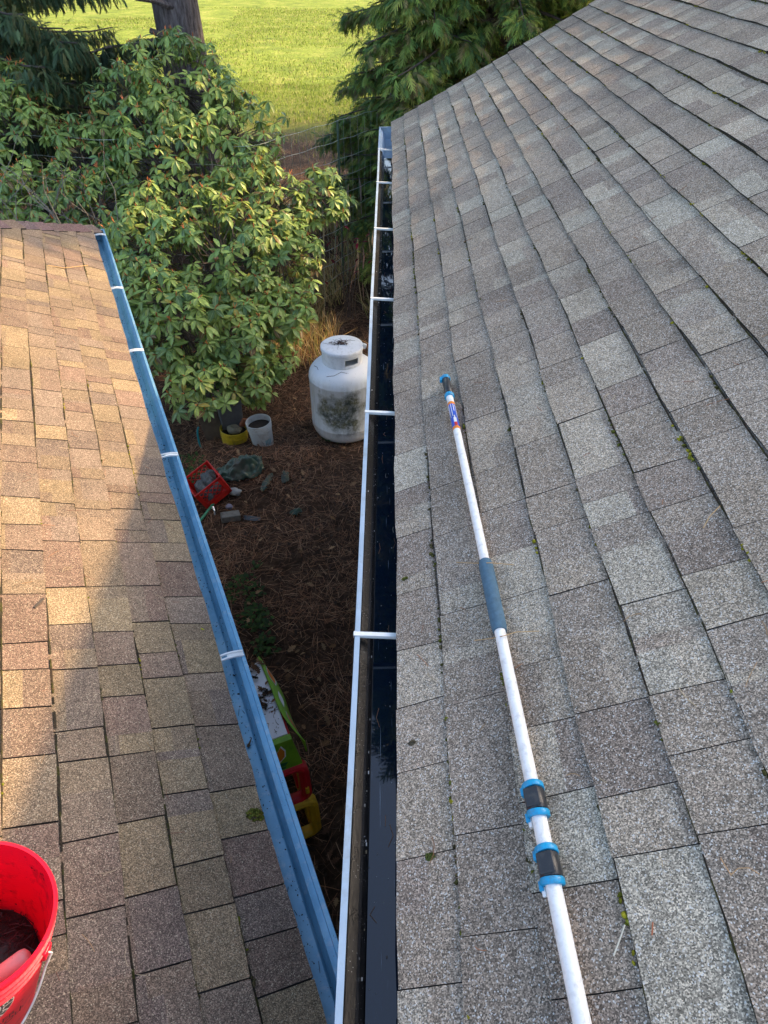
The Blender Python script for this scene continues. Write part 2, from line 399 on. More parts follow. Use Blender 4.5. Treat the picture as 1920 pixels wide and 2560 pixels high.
# gutters: cross-section (out from fascia, down) extruded along eave
def gutter_profile():
    # inner surface listed from the back top to the front lip, thickness added outside
    pts = [(0, .006), (0, -.085), (.004, -.089), (.072, -.089), (.077, -.084), (.080, -.062), (.089, -.044), (.094, -.024), (.1115, -.012), (.1140, 0)]
    lip = [(.1140, 0), (.1140, .003), (.1275, .003), (.128, -.001), (.128, -.006), (.1255, -.006)]
    return pts, lip
def build_gutter(parent, F, va, vb, mats, dark_to=None, wob=0.0, seed=1, name='gutter'):
    """F(out, v, z): world point; mats = [trough, lip]"""
    pts, lip = gutter_profile(); mb = MB(); rg = random.Random(seed)
    N = 40; vs_ = [va+(vb-va)*i/N for i in range(N+1)]
    if dark_to is not None:
        vs_ = sorted(vs_+[dark_to-.0005])
    def off(v): return wob*(math.sin(v*1.7+seed)+.5*math.sin(v*4.3))
    for prof, mi in ((pts, 0), (lip, 1)):
        for i in range(len(vs_)-1):
            a, b = vs_[i], vs_[i+1]
            for k in range(len(prof)-1):
                m_ = mi
                if mi == 0 and dark_to is not None and (a+b)/2 < dark_to: m_ = 2
                q = [F(prof[k][0]+off(a)*(prof[k][0] > .05), a, prof[k][1]), F(prof[k+1][0]+off(a)*(prof[k+1][0] > .05), a, prof[k+1][1]),
                     F(prof[k+1][0]+off(b)*(prof[k+1][0] > .05), b, prof[k+1][1]), F(prof[k][0]+off(b)*(prof[k][0] > .05), b, prof[k][1])]
                mb.add(q, [(0, 1, 2, 3)], m_)
    # outside skin (ogee)
    outs = [(-.002, .006), (-.002, -.091), (.0745, -.0912), (.084, -.088), (.0865, -.062), (.0945, -.046), (.118, -.030), (.1275, -.010), (.1280, -.006)]
    for i in range(N):
        a, b = va+(vb-va)*i/N, va+(vb-va)*(i+1)/N
        for k in range(len(outs)-1):
            mb.add([F(outs[k][0], a, outs[k][1]), F(outs[k+1][0], a, outs[k+1][1]), F(outs[k+1][0], b, outs[k+1][1]), F(outs[k][0], b, outs[k][1])], [(0, 1, 2, 3)], 1)
    g = mb.build(name, mats, parent, smooth=True, angle=30)
    # end cap at vb
    e = MB(); poly = [(x, z) for x, z in pts if True]+[(.1275, .0028)]+list(reversed(outs))[1:-1]
    poly = [(0, .0055)]+[(.1275, .0025)]+list(reversed(outs))[:-1]
    e.prism(poly, lambda a, b, t: F(a, t, b), vb-.0005, vb+.002, 0)
    # folded flange of the cap
    e.prism([(0.0, .0056), (.128, .0036), (.128, .0056), (0, .0076)], lambda a, b, t: F(a, t, b), vb-.016, vb+.0021, 0)
    e.build('end_cap', mats[1], g, smooth=False)
    return g
GR = lambda o_, v, z: RP(.0425-o_, v, -H1-.015+z)
g1 = build_gutter(RH, GR, -2.5, 6.87, [M['white_metal'], M['white_metal'], M['dark_metal']], dark_to=6.14, wob=.0012, seed=2)
for v in (6.10, 5.19, 4.235, 3.23, 2.204, 1.135, .12, -.9):
    s = MB()
    # U-shaped strap with its rolled front hook
    s.prism([(.002, -.003), (.1265, .004), (.1265, .0075), (.002, .001)], lambda a, b, t: GR(a, t, b), v-.0065, v+.0065, 0)
    s.prism([(.002, -.010), (.1265, -.003), (.1265, .0038), (.002, -.0032)], lambda a, b, t: GR(a, t, b), v-.0067, v-.0055, 0)
    s.prism([(.002, -.010), (.1265, -.003), (.1265, .0038), (.002, -.0032)], lambda a, b, t: GR(a, t, b), v+.0055, v+.0067, 0)
    s.prism([(.122, .0078), (.1295, .0078), (.1295, -.004), (.1285, -.004), (.1285, .0068), (.122, .0068)], lambda a, b, t: GR(a, t, b), v-.0069, v+.0069, 0)
    s.build('hanger', M['strap'], g1, smooth=False, bevel=.0012)
wt = MB(); wt.prism([(.0015, -2.45), (.0785, -2.45), (.0785, 6.12), (.0015, 6.12)], lambda a, b, t: GR(a, b, t), -.068, -.0705, 0)
wo = wt.build('water', M['water'], None, smooth=False); tag(wo, kind='structure')

# ================================================================ left house
LH = empty('house', tuple(LP(-2.5, 3, GZ)), 'lower house with brown shingle hip roof and blue gutter, left side', 'house')
linesL = [0.0, .163]+[.163+.1425*i for i in range(1, 27)]
c2 = math.cos(f2)
def hipv(u): return QH+.02-u*c2*1.0
roofL = shingles(PL, linesL, -1.2, 99, palL, 8, clip=lambda u: hipv(u+.09), cell=(.12, .28), gap=.0023, thick=.0105, kr=.12).build('roof', [M['shL'], M['asphalt']], LH, smooth=False)
UL = linesL[-1]
d = MB(); d.prism([(0, -1.2), (UL, -1.2), (UL, hipv(UL)), (0, hipv(0)-.01)], PL, -.006, -.014, 0)
d.build('roof_deck', M['asphalt'], LH, smooth=False)
# far hip face (falls away along v2) and its caps
upH = -v2*math.cos(f2)+Z*math.sin(f2); noH = v2*math.sin(f2)+Z*math.cos(f2)
cor = LP(.036, QH+.02, -H2)
def PH(u, v, h=0): return cor - n2*v + upH*u + noH*h     # v runs left from the corner
mbh = shingles(PH, [0]+[.163+.1425*i for i in range(0, 26)], 0, 8, palL, 9, cell=(.17, .4))
# trim to the hip: keep faces with v > u*cos
keep = MB()
for f, mi, c_ in zip(mbh.f, mbh.m, mbh.c):
    P_ = [Vector(mbh.v[i]) for i in f]; cc = sum(P_, Vector())/len(P_)-cor
    u_ = cc.dot(upH); vv_ = -cc.dot(n2)
    if vv_ > u_*c2+.02: keep.add(P_, [tuple(range(len(f)))], mi, c_)
keep.build('hip_face', [M['shL'], M['asphalt']], LH, smooth=False)
hipdir = (-n2*c2*1.0-v2*c2+Z*math.sin(f2)); 
hl = hipdir.length; hipdir = hipdir/hl
mb = MB(); rg = random.Random(5)
t = 0.0
while t < 5.0:
    a = cor+hipdir*t; b = cor+hipdir*(t+.17)
    colr = tuple(x*rg.uniform(.75, .95) for x in (.20, .145, .125))
    nrm = (noL+noH).normalized()
    s1 = (hipdir.cross(noL)).normalized(); 
    if s1.dot(n2) < 0: s1 = -s1
    s2 = (hipdir.cross(noH)).normalized()
    if s2.dot(v2) < 0: s2 = -s2
    lift0, lift1 = .024+rg.uniform(0, .005), .012
    wd = .125+rg.uniform(-.006, .006)
    for (sdir, nn) in ((s1, noL), (s2, noH)):
        q = []
        for (pt, lf) in ((a, lift0), (a*.5+b*.5, (lift0+lift1)/2), (b, lift1)):
            q += [pt+nrm*lf, pt+sdir*wd*.5+nn*(lf*.85), pt+sdir*wd+nn*(lf*.75-.002)]
        for i in (0, 1):
            for j in (0, 1):
                mb.add([q[i*3+j], q[i*3+j+1], q[(i+1)*3+j+1], q[(i+1)*3+j]], [(0, 1, 2, 3)], 0, colr)
        dn = -nn*.012
        for j in (0, 1): mb.add([q[j], q[j+1], q[j+1]+dn, q[j]+dn], [(0, 1, 2, 3)], 1)
        for i in (0, 1): mb.add([q[i*3+2], q[i*3+5], q[i*3+5]+dn, q[i*3+2]+dn], [(0, 1, 2, 3)], 1)
    t += .143
mb.build('ridge_cap', [M['shL'], M['asphalt']], LH, smooth=True, angle=50)
d = MB(); d.prism([(-1.2, GZ-.1), (6.3, GZ-.1), (6.3, -2.34), (-1.2, -2.34)], lambda a, b, t: LP(t, a, b), -6, -.42, 0)
d.prism([(-.42, -2.33), (.02, -2.33), (.02, -2.31), (-.42, -2.31)], lambda a, b, t: LP(a, t, b), -1.2, 6.8, 0)
d.build('wall', M['siding'], LH, smooth=False)
d = MB(); d.prism([(-1.2, -2.305), (6.82, -2.305), (6.82, -2.16), (-1.2, -2.16)], lambda a, b, t: LP(t, a, b), -.02, .0, 0)
d.build('fascia', M['wood_trim'], LH, smooth=False)
GL = lambda o_, v, z: LP(.004+o_, v, -H2-.012+z)
g2 = build_gutter(LH, GL, -1.1, 6.84, [M['blue'], M['blue']], None, wob=.0015, seed=4)
for q in (6.68, 5.42, 4.345, 3.10, 1.70, .35):
    s = MB()
    for k in (-1, 1):     # two raised ribs and a web, arched over the trough
        arc = [(.004+.122*i/6, .002+.012*math.sin(math.pi*i/6)) for i in range(7)]
        for i in range(6):
            (x0, z0), (x1, z1) = arc[i], arc[i+1]
            s.box(GL((x0+x1)/2, q+k*.011, (z0+z1)/2+.003), (.0108, .0035, .0035), Matrix.Rotation(AL, 3, 'Z') @ Matrix.Rotation(-math.atan2(z1-z0, x1-x0), 3, 'Y'))
    for i in range(6):
        (x0, z0), (x1, z1) = arc[i], arc[i+1]
        if i in (2,): continue
        s.box(GL((x0+x1)/2, q, (z0+z1)/2), (.0106, .0085, .0012), Matrix.Rotation(AL, 3, 'Z') @ Matrix.Rotation(-math.atan2(z1-z0, x1-x0), 3, 'Y'))
    hg = s.build('hanger', M['strap'], g2, smooth=False)
    s = MB(); s.lathe([(.0001, .006), (.0045, .006), (.005, .003), (.005, 0)], Matrix.Translation(GL(.012, q, .008)), 8); s.build('screw', M['strap'], hg)

# ================================================================ telescopic pole on the right roof
def along(a, b, t): return a+(b-a)*t
PA = Vector((.2275, 2.225, 0)); PB = Vector((.296, -.15, 0))
def roofz(x, y):
    pt = Vector((x, y, 0)) ; dd = pt-OR; uu = dd.dot(nRr)/math.cos(f1)
    return -H1+uu*math.sin(f1)
def hitR(x, y, h):
    th = R(41.2); a, u = x-960, 1280-y; d = Vector((a, u*math.sin(th)+1700*math.cos(th), u*math.cos(th)-1700*math.sin(th)))
    return d*((OR+noR*h).dot(noR)/d.dot(noR))
PK = sorted([tuple(hitR(x, y, .0275)) for x, y in ((1113, 943), (1212, 1400), (1338, 1998), (1456, 2560))], key=lambda q: q[1])
cf = np.polyfit([q[1] for q in PK], [q[0] for q in PK], 2)
YG = [hitR(x, y, .0275).y for x, y in ((1112, 936), (1113, 948), (1120, 985), (1212, 1400), (1248, 1572), (1338, 1998), (1374, 2163))]
def pole(y, lift=.0275):
    x = float(np.polyval(cf, y)); dd = Vector((x, y, 0)); p = dd-OR; uu = (p.dot(nRr)+math.sin(f1)*lift)/math.cos(f1)
    q = OR+upR*uu+noR*lift; return Vector((x, y, q.z))
M['pole'] = simple('pole_aluminium_white', (.90, .89, .85), .35, 0, .10, 40, (.42, .41, .38), .45, 60, bmp=.0001)
M['cyan'] = simple('cyan_plastic', (.008, .34, .62), .4, 0, .2, 60, (.12, .13, .13), .6, 70)
M['black_pl'] = simple('black_plastic', (.030, .032, .036), .35, 0, .3, 60, (.10, .09, .07), .5, 60)
M['foam'] = simple('blue_gray_foam', (.075, .155, .22), .85, 0, .22, 90, (.05, .08, .10), .4, 60, bmp=.0008)
TP = empty('telescopic_pole', tuple(pole(1.2)), 'long white telescopic pole with cyan clamps lying on the gray shingles', 'pole')
def tube_between(name, y0, y1, r, mat, parent, lift=.0275, n=20):
    k = 12; mb = MB(); mb.tube([pole(y0+(y1-y0)*i/k, lift) for i in range(k+1)], r, n); return mb.build(name, mat, parent, angle=50)
tube_between('tube', 2.085, 1.20, .0125, M['pole'], TP)
tube_between('tube', 1.06, .60, .0132, M['pole'], TP)
tube_between('tube', .60, -.2, .0140, M['pole'], TP)
def ring(y, ln, r0, r1, mat, parent, name, tilt=0.0, lift=.0275, n=28):
    c = pole(y, lift); ax = (pole(y-.01, lift)-pole(y+.01, lift)).normalized()
    rot = Vector((0, 0, 1)).rotation_difference(ax).to_matrix().to_4x4()
    m4 = Matrix.Translation(c) @ rot @ Matrix.Rotation(tilt, 4, 'X')
    mb = MB(); h = ln/2
    mb.lathe([(r0, -h), (r1-.0012, -h), (r1, -h+.0015), (r1, h-.0015), (r1-.0012, h), (r0, h), (r0, -h)], m4, n)
    return mb.build(name, mat, parent, angle=40), m4
# grip
mb = MB(); k = 16; mb.tube([pole(1.242-.232*i/k) for i in range(k+1)], [.0165]+[.0185]*(k-1)+[.0165], 24); mb.build('foam_grip', M['foam'], TP, angle=60)
# tip
tip, _ = ring(2.148, .122, .006, .0148, M['black_pl'], TP, 'tip_socket')
for y in (2.208, 2.082):
    o_, m4 = ring(y, .017, .008, .0175, M['cyan'], TP, 'tip_ring', R(6))
s = MB(); s.box(pole(2.200)-Vector((.0185, 0, -.001)), (.004, .012, .006)); s.build('release_tab', M['cyan'], tip, bevel=.001)
# sticker with bars (wraps the tube)
def wrap_patch(mb, y0, y1, a0, a1, r, mi, n=8, lift=.0275):
    vs = []; fs = []
    for j in range(2):
        y = (y0, y1)[j]; c = pole(y, lift); ax = (pole(y-.01, lift)-pole(y+.01, lift)).normalized()
        X = Vector((1, 0, 0)); X = (X-ax*X.dot(ax)).normalized(); Y_ = ax.cross(X); 
        if Y_.z < 0: Y_ = -Y_
        for i in range(n+1):
            a = R(a0+(a1-a0)*i/n); vs.append(c+(X*math.cos(a)+Y_*math.sin(a))*r)
    k = n+1; fs = [(i, i+1, k+i+1, k+i) for i in range(n)]
    mb.add(vs, fs, mi)
sk = [simple('sticker_orange', (.85, .25, .02), .4), simple('sticker_blue', (.02, .09, .55), .4), simple('sticker_white', (.8, .8, .8), .4), simple('sticker_red', (.6, .03, .03), .4)]
mb = MB(); r_ = .0129
wrap_patch(mb, 2.030, 2.014, -20, 200, r_, 0); wrap_patch(mb, 2.014, 1.876, -20, 200, r_, 1); wrap_patch(mb, 1.876, 1.860, -20, 200, r_, 0)
for a, ya, yb in ((150, 2.010, 1.93), (115, 2.010, 1.935), (80, 2.010, 1.965), (45, 2.010, 1.93), (168, 2.010, 1.95)):
    wrap_patch(mb, ya, yb, a-5, a+6, r_+.0003, 2)
wrap_patch(mb, 1.925, 1.897, 70, 115, r_+.0003, 2); wrap_patch(mb, 1.938, 1.925, 84, 102, r_+.0003, 2); wrap_patch(mb, 1.897, 1.877, 70, 115, r_+.0004, 3)
mb.build('sticker', sk, TP, angle=60)
# clamps
for yc in (.602, .484):
    c_, m4 = ring(yc, .040, .0142, .0200, M['black_pl'], TP, 'clamp')
    s = MB()   # flat lever on the top face
    ax = (pole(yc-.01)-pole(yc+.01)).normalized(); X = noR.cross(ax).normalized()
    rot = Matrix((X, ax, X.cross(ax))).transposed()
    s.box(pole(yc)+noR*.0200, (.0145, .018, .0026), rot); s.build('lever', M['black_pl'], c_, bevel=.002)
    for dy, tl in ((.025, -8), (-.025, 10)):
        r2_, m5 = ring(yc+dy, .012, .0135, .0215, M['cyan'], TP, 'clamp_ring', R(tl))
        s = MB(); s.box(pole(yc+dy-.004)-X*(-.0205 if X.x < 0 else .0205), (.0038, .008, .006), rot); s.build('lug', M['cyan'], r2_, bevel=.001)
    s = MB(); s.box(pole(yc-.038)-X*(-.018 if X.x < 0 else .018), (.0035, .008, .003), rot); s.build('pin', M['pole'], c_, bevel=.001)
# ================================================================ red bucket on the left roof
def bucket_mesh(r_top, r_bot, h, ribs=True, t=.003):
    pr = [(r_bot-.004, .004), (r_bot, 0), (r_bot+(r_top-r_bot)*.0, .002)]
    f = lambda z: r_bot+(r_top-r_bot)*z/h
    pr = [(.0001, .001), (r_bot-.006, .001), (r_bot, .004)]
    pr += [(f(z), z) for z in (h*.25, h*.5, h*.70)]
    if ribs:
        for zz in (h*.745, h*.82, h*.89):
            pr += [(f(zz), zz), (f(zz)+.0065, zz+.0005), (f(zz)+.0065, zz+.0045), (f(zz)+.001, zz+.006)]
    pr += [(f(h*.96), h*.965), (f(h)+.004, h*.97), (f(h)+.005, h-.003), (f(h)+.002, h), (f(h)-t, h-.001)]
    pr += [(f(z)-t, z) for z in (h*.8, h*.5, h*.2)]+[(r_bot-.008, .006), (.0001, .005)]
    return pr
M['red'] = simple('red_bucket_plastic', (.84, .004, .030), .38, 0, .12, 14, (.10, .01, .01), .65, 22, speck=((.03, .01, .01), 42))
M['bail'] = simple('bail_wire', (.7, .72, .72), .35, .2)
M['bucket_print'] = [simple('print_black', (.03, .015, .02), .4), simple('print_white', (.82, .80, .78), .4)]
m_, ns_, ls_, p_ = newmat('x'); bpy.data.materials.remove(m_)
def px_ray(x, y):
    th = R(41.2); a, u = x-960, 1280-y
    return Vector((a, u*math.sin(th)+1700*math.cos(th), u*math.cos(th)-1700*math.sin(th)))
def hit(x, y, P, n, h=0):
    d = px_ray(x, y); return d*((P+n*h).dot(n)/d.dot(n))
BH = .36
rim = hit(-72, 2290, OL, noL, BH+.01); noB = (noL*.72+Z*.28).normalized()
bbase = rim-noB*BH
zrot = Vector((0, 0, 1)).rotation_difference(noB).to_matrix().to_4x4()
BM = Matrix.Translation(bbase) @ zrot
BK = empty('bucket', tuple(bbase), 'red plastic bucket with wire handle standing on the brown shingles', 'bucket')
mb = MB(); mb.lathe(bucket_mesh(.1440, .122, BH), BM, 64); body = mb.build('body', M['red'], BK, angle=40)
def side_pt(ang, z, off=.0008):
    r = .122+(.144-.122)*z/BH+off
    return BM @ Vector((r*math.cos(ang), r*math.sin(ang), z))
# handle: wire bail lying against the side that faces the camera
pa = R(-6)  # pivot angle
mb = MB(); pts = []
for i in range(41):
    s_ = i/40; a = pa - math.pi*s_
    dz = .235*math.sin(math.pi*s_)**.75
    rr = .151+.022*math.sin(math.pi*s_)
    pts.append(BM @ Vector((rr*math.cos(a), rr*math.sin(a), BH*.80-dz)))
pts = [BM @ Vector((.141*math.cos(pa), .141*math.sin(pa), BH*.80)), BM @ Vector((.157*math.cos(pa), .157*math.sin(pa), BH*.803))]+pts[1:]
mb.tube(pts, .0023, 8); mb.build('handle', M['bail'], BK, angle=60)
mb = MB(); mb.box(BM @ Vector((.145*math.cos(pa), .145*math.sin(pa), BH*.80)), (.006, .013, .015), zrot.to_3x3() @ Matrix.Rotation(pa, 3, 'Z')); mb.build('handle_ear', M['red'], BK, bevel=.003)
# printed oval emblem: angle centre EA, height EZ
EA, EZ = R(-62), .235
def emb(x, y, off): return side_pt(EA+x/.132, EZ+y, off)
def ell(mb, r0, r1, mi, off, n=64):
    vs = []; 
    for i in range(n):
        t = 2*math.pi*i/n
        for r in (r0, r1): vs.append(emb(r*math.cos(t), r*math.sin(t), off))
    fs = [(2*i, 2*i+1, (2*i+3) % (2*n), (2*i+2) % (2*n)) for i in range(n)]
    mb.add(vs, fs, mi)
mb = MB()
ell(mb, .060, .0615, 1, .0008); ell(mb, .038, .060, 0, .0010); ell(mb, .030, .038, 1, .0012)
for (x0, x1, y0, y1) in ((-.010, .029, .004, .016), (-.012, .020, -.019, -.008)):
    vs = [emb(x, y, .0013) for x, y in ((x0, y0), (x1, y0), (x1*.85, y1), (x0, y1))]; mb.add(vs, [(0, 1, 2, 3)], 1)
def text_faces(s, size):
    cu = bpy.data.curves.new('t', 'FONT'); cu.body = s; cu.size = size; cu.align_x = 'CENTER'; cu.align_y = 'CENTER'
    o = bpy.data.objects.new('t', cu); C.objects.link(o)
    dg = bpy.context.evaluated_depsgraph_get(); me = bpy.data.meshes.new_from_object(o.evaluated_get(dg))
    vs = [v.co.copy() for v in me.vertices]; fs = [tuple(p.vertices) for p in me.polygons]
    bpy.data.objects.remove(o); bpy.data.curves.remove(cu); bpy.data.meshes.remove(me)
    return vs, fs
for ch, dg_ in (('S', 120), ('E', 100), ('N', 80), ('/', 62), ('E', 14), ('L', -6), ('A', -28), ('N', -50), ('E', -72)):
    vs, fs = text_faces(ch, .022); t = R(dg_)
    out = []
    for v in vs:
        x_, y_ = v.x*1.05, v.y*1.15
        ca_, sa_ = math.cos(t-math.pi/2), math.sin(t-math.pi/2)
        X_ = x_*ca_-y_*sa_+.049*math.cos(t); Y_ = x_*sa_+y_*ca_+.049*math.sin(t)
        out.append(emb(X_, Y_, .0016))
    mb.add(out, fs, 1)
for i, s_ in enumerate(('FR', 'ROL')):
    vs, fs = text_faces(s_, .026)
    mb.add([emb(v.x+.055, v.y-.082-.022*i, .0012) for v in vs], fs, 0)
mb.add([emb(x, y, .0012) for x, y in ((.03, -.062), (.085, -.062), (.085, -.064), (.03, -.064))], [(0, 1, 2, 3)], 0)
mb.build('emblem', M['bucket_print'], BK, smooth=False)
# muck inside
mb = MB(); rg = random.Random(3)
pr = [(.0001, .155), (.06, .15), (.10, .135), (.129, .12)]
mb.lathe(pr, BM, 28)
for i, v in enumerate(mb.v):
    n_ = mnoise.noise(Vector(v)*40)*.012; mb.v[i] = tuple(Vector(v)+noL*n_)
for i in range(260):
    a = rg.random()*6.28; r = .125*math.sqrt(rg.random()); z = .15+rg.random()*.012-r*.15
    c_ = BM @ Vector((r*math.cos(a), r*math.sin(a), z)); d_ = Vector((rg.gauss(0, 1), rg.gauss(0, 1), rg.gauss(0, .4))).normalized()*.02
    mb.tube([c_-d_, c_+d_], .0009, 3, caps=False)
muck = mb.build('leaf_muck', simple('black_leaf_muck', (.012, .010, .008), .45, 0, .4, 60, (.05, .03, .02), .6, 50, bmp=.002), None)
tag(muck, 'black wet leaf muck inside the red bucket', 'leaf muck', kind='stuff')
# scoop lying in the bucket, its grip pointing up to the right
M['pink'] = simple('faded_red_plastic', (.72, .10, .13), .45, 0, .2, 30, (.2, .05, .04), .4, 30, speck=((.10, .03, .02), 60))
M['palepink'] = simple('pale_pink_plastic', (.85, .36, .32), .4, 0, .12, 30, speck=((.12, .04, .03), 90))
SCP = empty('gutter_scoop', tuple(BM @ Vector((0, 0, .16))), 'faded red scoop with pale pink grip end inside the red bucket', 'scoop')
def bl(x, y, z): return BM @ Vector((x, y, z))
e1 = bl(.113, -.012, .256); e0 = bl(.01, -.088, .19)
axs = (e1-e0).normalized()
mb = MB(); mb.tube([e0, e0*.6+e1*.4, e0*.45+e1*.55], [.018, .016, .0155], 16); mb.build('handle', M['pink'], SCP, angle=50)
mb = MB(); mb.tube([e0*.47+e1*.53, e0*.45+e1*.55, e0*.1+e1*.9, e0*.03+e1*.97, e1], [.016, .0185, .0195, .017, .010], 18); mb.build('grip_end', M['palepink'], SCP, angle=50)
mb = MB()
side = axs.cross(noL).normalized()
pts = []
vs = []
for i in range(7):
    for j in range(9):
        t = i/6; a = -math.pi/2+math.pi*j/8
        c_ = e0-axs*(.13*t)+noL*(.0-.02*t); r = .03+.02*t
        vs.append(c_+side*math.sin(a)*r-noL*(math.cos(a)*r*.8))
mb.add(vs, [(i*9+j, i*9+j+1, (i+1)*9+j+1, (i+1)*9+j) for i in range(6) for j in range(8)])
ob = mb.build('scoop_blade', M['pink'], SCP); sm = ob.modifiers.new('s', 'SOLIDIFY'); sm.thickness = .003

# ================================================================ propane tank
def tank_mat():
    m, ns, ls, p = newmat('white_tank_paint_with_algae')
    co = nd(ns, 'ShaderNodeTexCoord').outputs['Object']
    base = (.84, .86, .88)
    sp = nd(ns, 'ShaderNodeSeparateXYZ'); ls.new(co, sp.inputs[0])
    nA = tnoise(ns, ls, co, 2.4, 7, .62)
    # algae belt on the cylinder between the welds
    hz = ramp(ns, [(.0, g3(0)), (.18, g3(.12)), (.42, g3(.20)), (.68, g3(.15)), (.84, g3(0))])
    mr = nd(ns, 'ShaderNodeMapRange'); ls.new(sp.outputs[2], mr.inputs[0]); mr.inputs[1].default_value = GZ+.0; mr.inputs[2].default_value = GZ+1.10
    ls.new(mr.outputs[0], hz.inputs[0])
    ad = nd(ns, 'ShaderNodeMath', operation='ADD'); ls.new(nA, ad.inputs[0]); ls.new(hz.outputs[0], ad.inputs[1])
    vd = nd(ns, 'ShaderNodeVectorMath', operation='DISTANCE'); ls.new(co, vd.inputs[0]); vd.inputs[1].default_value = (-.47, 6.80, GZ+.47)
    md = nd(ns, 'ShaderNodeMapRange'); ls.new(vd.outputs['Value'], md.inputs[0]); md.inputs[1].default_value = .12; md.inputs[2].default_value = .42; md.inputs[3].default_value = .20; md.inputs[4].default_value = -.04
    ad2 = nd(ns, 'ShaderNodeMath', operation='ADD'); ls.new(ad.outputs[0], ad2.inputs[0]); ls.new(md.outputs[0], ad2.inputs[1])
    rA = ramp(ns, [(.71, g3(0)), (.83, g3(1))]); ls.new(ad2.outputs[0], rA.inputs[0])
    # streaks
    mp = nd(ns, 'ShaderNodeMapping'); mp.inputs['Scale'].default_value = (14, 14, 1.2); ls.new(co, mp.inputs[0])
    nS = tnoise(ns, ls, mp.outputs[0], 1.3, 5, .7); rS = ramp(ns, [(.42, g3(0)), (.62, g3(.7))]); ls.new(nS, rS.inputs[0])
    st = nd(ns, 'ShaderNodeMath', operation='MULTIPLY'); ls.new(rS.outputs[0], st.inputs[0]); ls.new(hz.outputs[0], st.inputs[1])
    st2 = nd(ns, 'ShaderNodeMath', operation='MULTIPLY'); ls.new(st.outputs[0], st2.inputs[0]); st2.inputs[1].default_value = 4.2
    c = mixc(ns, ls, base, (.42, .42, .32), st2.outputs[0])
    nF = tnoise(ns, ls, co, 24, 8, .75); rF = ramp(ns, [(.46, g3(1)), (.66, g3(.35))]); ls.new(nF, rF.inputs[0])
    ff = nd(ns, 'ShaderNodeMath', operation='MULTIPLY'); ls.new(rA.outputs[0], ff.inputs[0]); ls.new(rF.outputs[0], ff.inputs[1])
    nG = tnoise(ns, ls, co, 8, 3); rG = ramp(ns, [(.4, (.07, .085, .07)), (.6, (.20, .19, .10))]); ls.new(nG, rG.inputs[0])
    c = mixc(ns, ls, c, rG.outputs[0], ff.outputs[0])
    nD = tnoise(ns, ls, co, 60, 4); rD = ramp(ns, [(.66, g3(0)), (.72, g3(.7))]); ls.new(nD, rD.inputs[0])
    c = mixc(ns, ls, c, (.15, .16, .14), rD.outputs[0])
    ls.new(c, p.inputs['Base Color']); p.inputs['Roughness'].default_value = .4
    return m
TX, TY = -.490, 7.20
TK = empty('propane_tank', (TX, TY, GZ), 'tall white propane tank with green algae stains and domed collar', 'propane tank')
TM = Matrix.Translation((TX, TY, GZ)); r = .408; tm = tank_mat()
pr = [(.0001, -.02), (.30, .0), (.365, .04), (.392, .09), (r-.001, .14), (r, .19), (r+.003, .196), (r+.003, .204), (r, .21), (r, .78), (r+.003, .785), (r+.003, .793), (r, .80)]
for k in range(1, 13):
    a = math.pi/2*k/12; pr.append((r*math.cos(a)**.75 if k < 12 else .0001, .80+.20*math.sin(a)))
mb = MB(); mb.lathe(pr, TM, 64); mb.build('body', tm, TK, angle=40)
mb = MB(); mb.lathe([(.26, -.02), (.27, -.02), (.27, .085), (.26, .085)], TM, 40); mb.build('foot_ring', simple('rusty_foot', (.05, .045, .035), .8), TK)
# collar with handle slots and a lid
rc = .238; z0, z1 = .930, 1.14
mb = MB(); n = 96
def collar_row(rr):
    pass
slot_c = [R(-58), R(122)]
hs_, hz0, hz1 = R(22), 1.015, 1.085
zs = [z0, .99, hz0, (hz0+hz1)/2-.012, (hz0+hz1)/2+.012, hz1, 1.105, z1]
def in_slot(a, za, zb):
    for c_ in slot_c:
        da = abs((a-c_+math.pi) % (2*math.pi)-math.pi)
        lim = hs_ if (za >= hz0+.01 and zb <= hz1-.01) else hs_*.86
        if za >= hz0-1e-6 and zb <= hz1+1e-6 and da < lim: return True
    return False
for i in range(n):
    a0, a1 = 2*math.pi*i/n, 2*math.pi*(i+1)/n
    for j in range(len(zs)-1):
        if in_slot((a0+a1)/2, zs[j], zs[j+1]): continue
        mb.add([TM @ Vector((rc*math.cos(a), rc*math.sin(a), z)) for a, z in ((a0, zs[j]), (a1, zs[j]), (a1, zs[j+1]), (a0, zs[j+1]))], [(0, 1, 2, 3)])
co_ = mb.build('collar', simple('white_collar', (.84, .86, .88), .4, 0, .08, 10, (.4, .4, .36), .35, 24), TK, angle=60)
bm = bmesh.new(); bm.from_mesh(co_.data); bmesh.ops.remove_doubles(bm, verts=bm.verts, dist=1e-5); bmesh.ops.recalc_face_normals(bm, faces=bm.faces); bm.to_mesh(co_.data); bm.free()
sm = co_.modifiers.new('s', 'SOLIDIFY'); sm.thickness = .006
mb = MB(); mb.lathe([(.249, 1.130), (.249, 1.165), (.242, 1.171), (.21, 1.178), (.10, 1.189), (.0001, 1.193)], TM, 64)
lid = mb.build('lid', simple('white_lid', (.84, .86, .88), .4, 0, .08, 10, (.4, .4, .36), .4, 30), TK, angle=50)
mb = MB(); mb.box((TX+.262, TY-.02, GZ+1.165), (.022, .016, .028), Matrix.Rotation(.4, 3, 'Y')); mb.build('latch', M['pole'], lid, bevel=.004)
mb = MB(); mb.lathe([(.0001, .99), (.035, .99), (.035, 1.06), (.02, 1.07), (.045, 1.075), (.045, 1.095), (.0001, 1.1)], TM, 20); mb.build('valve', simple('brass', (.35, .24, .10), .4, .9), TK)
rg = random.Random(12); mb = MB()
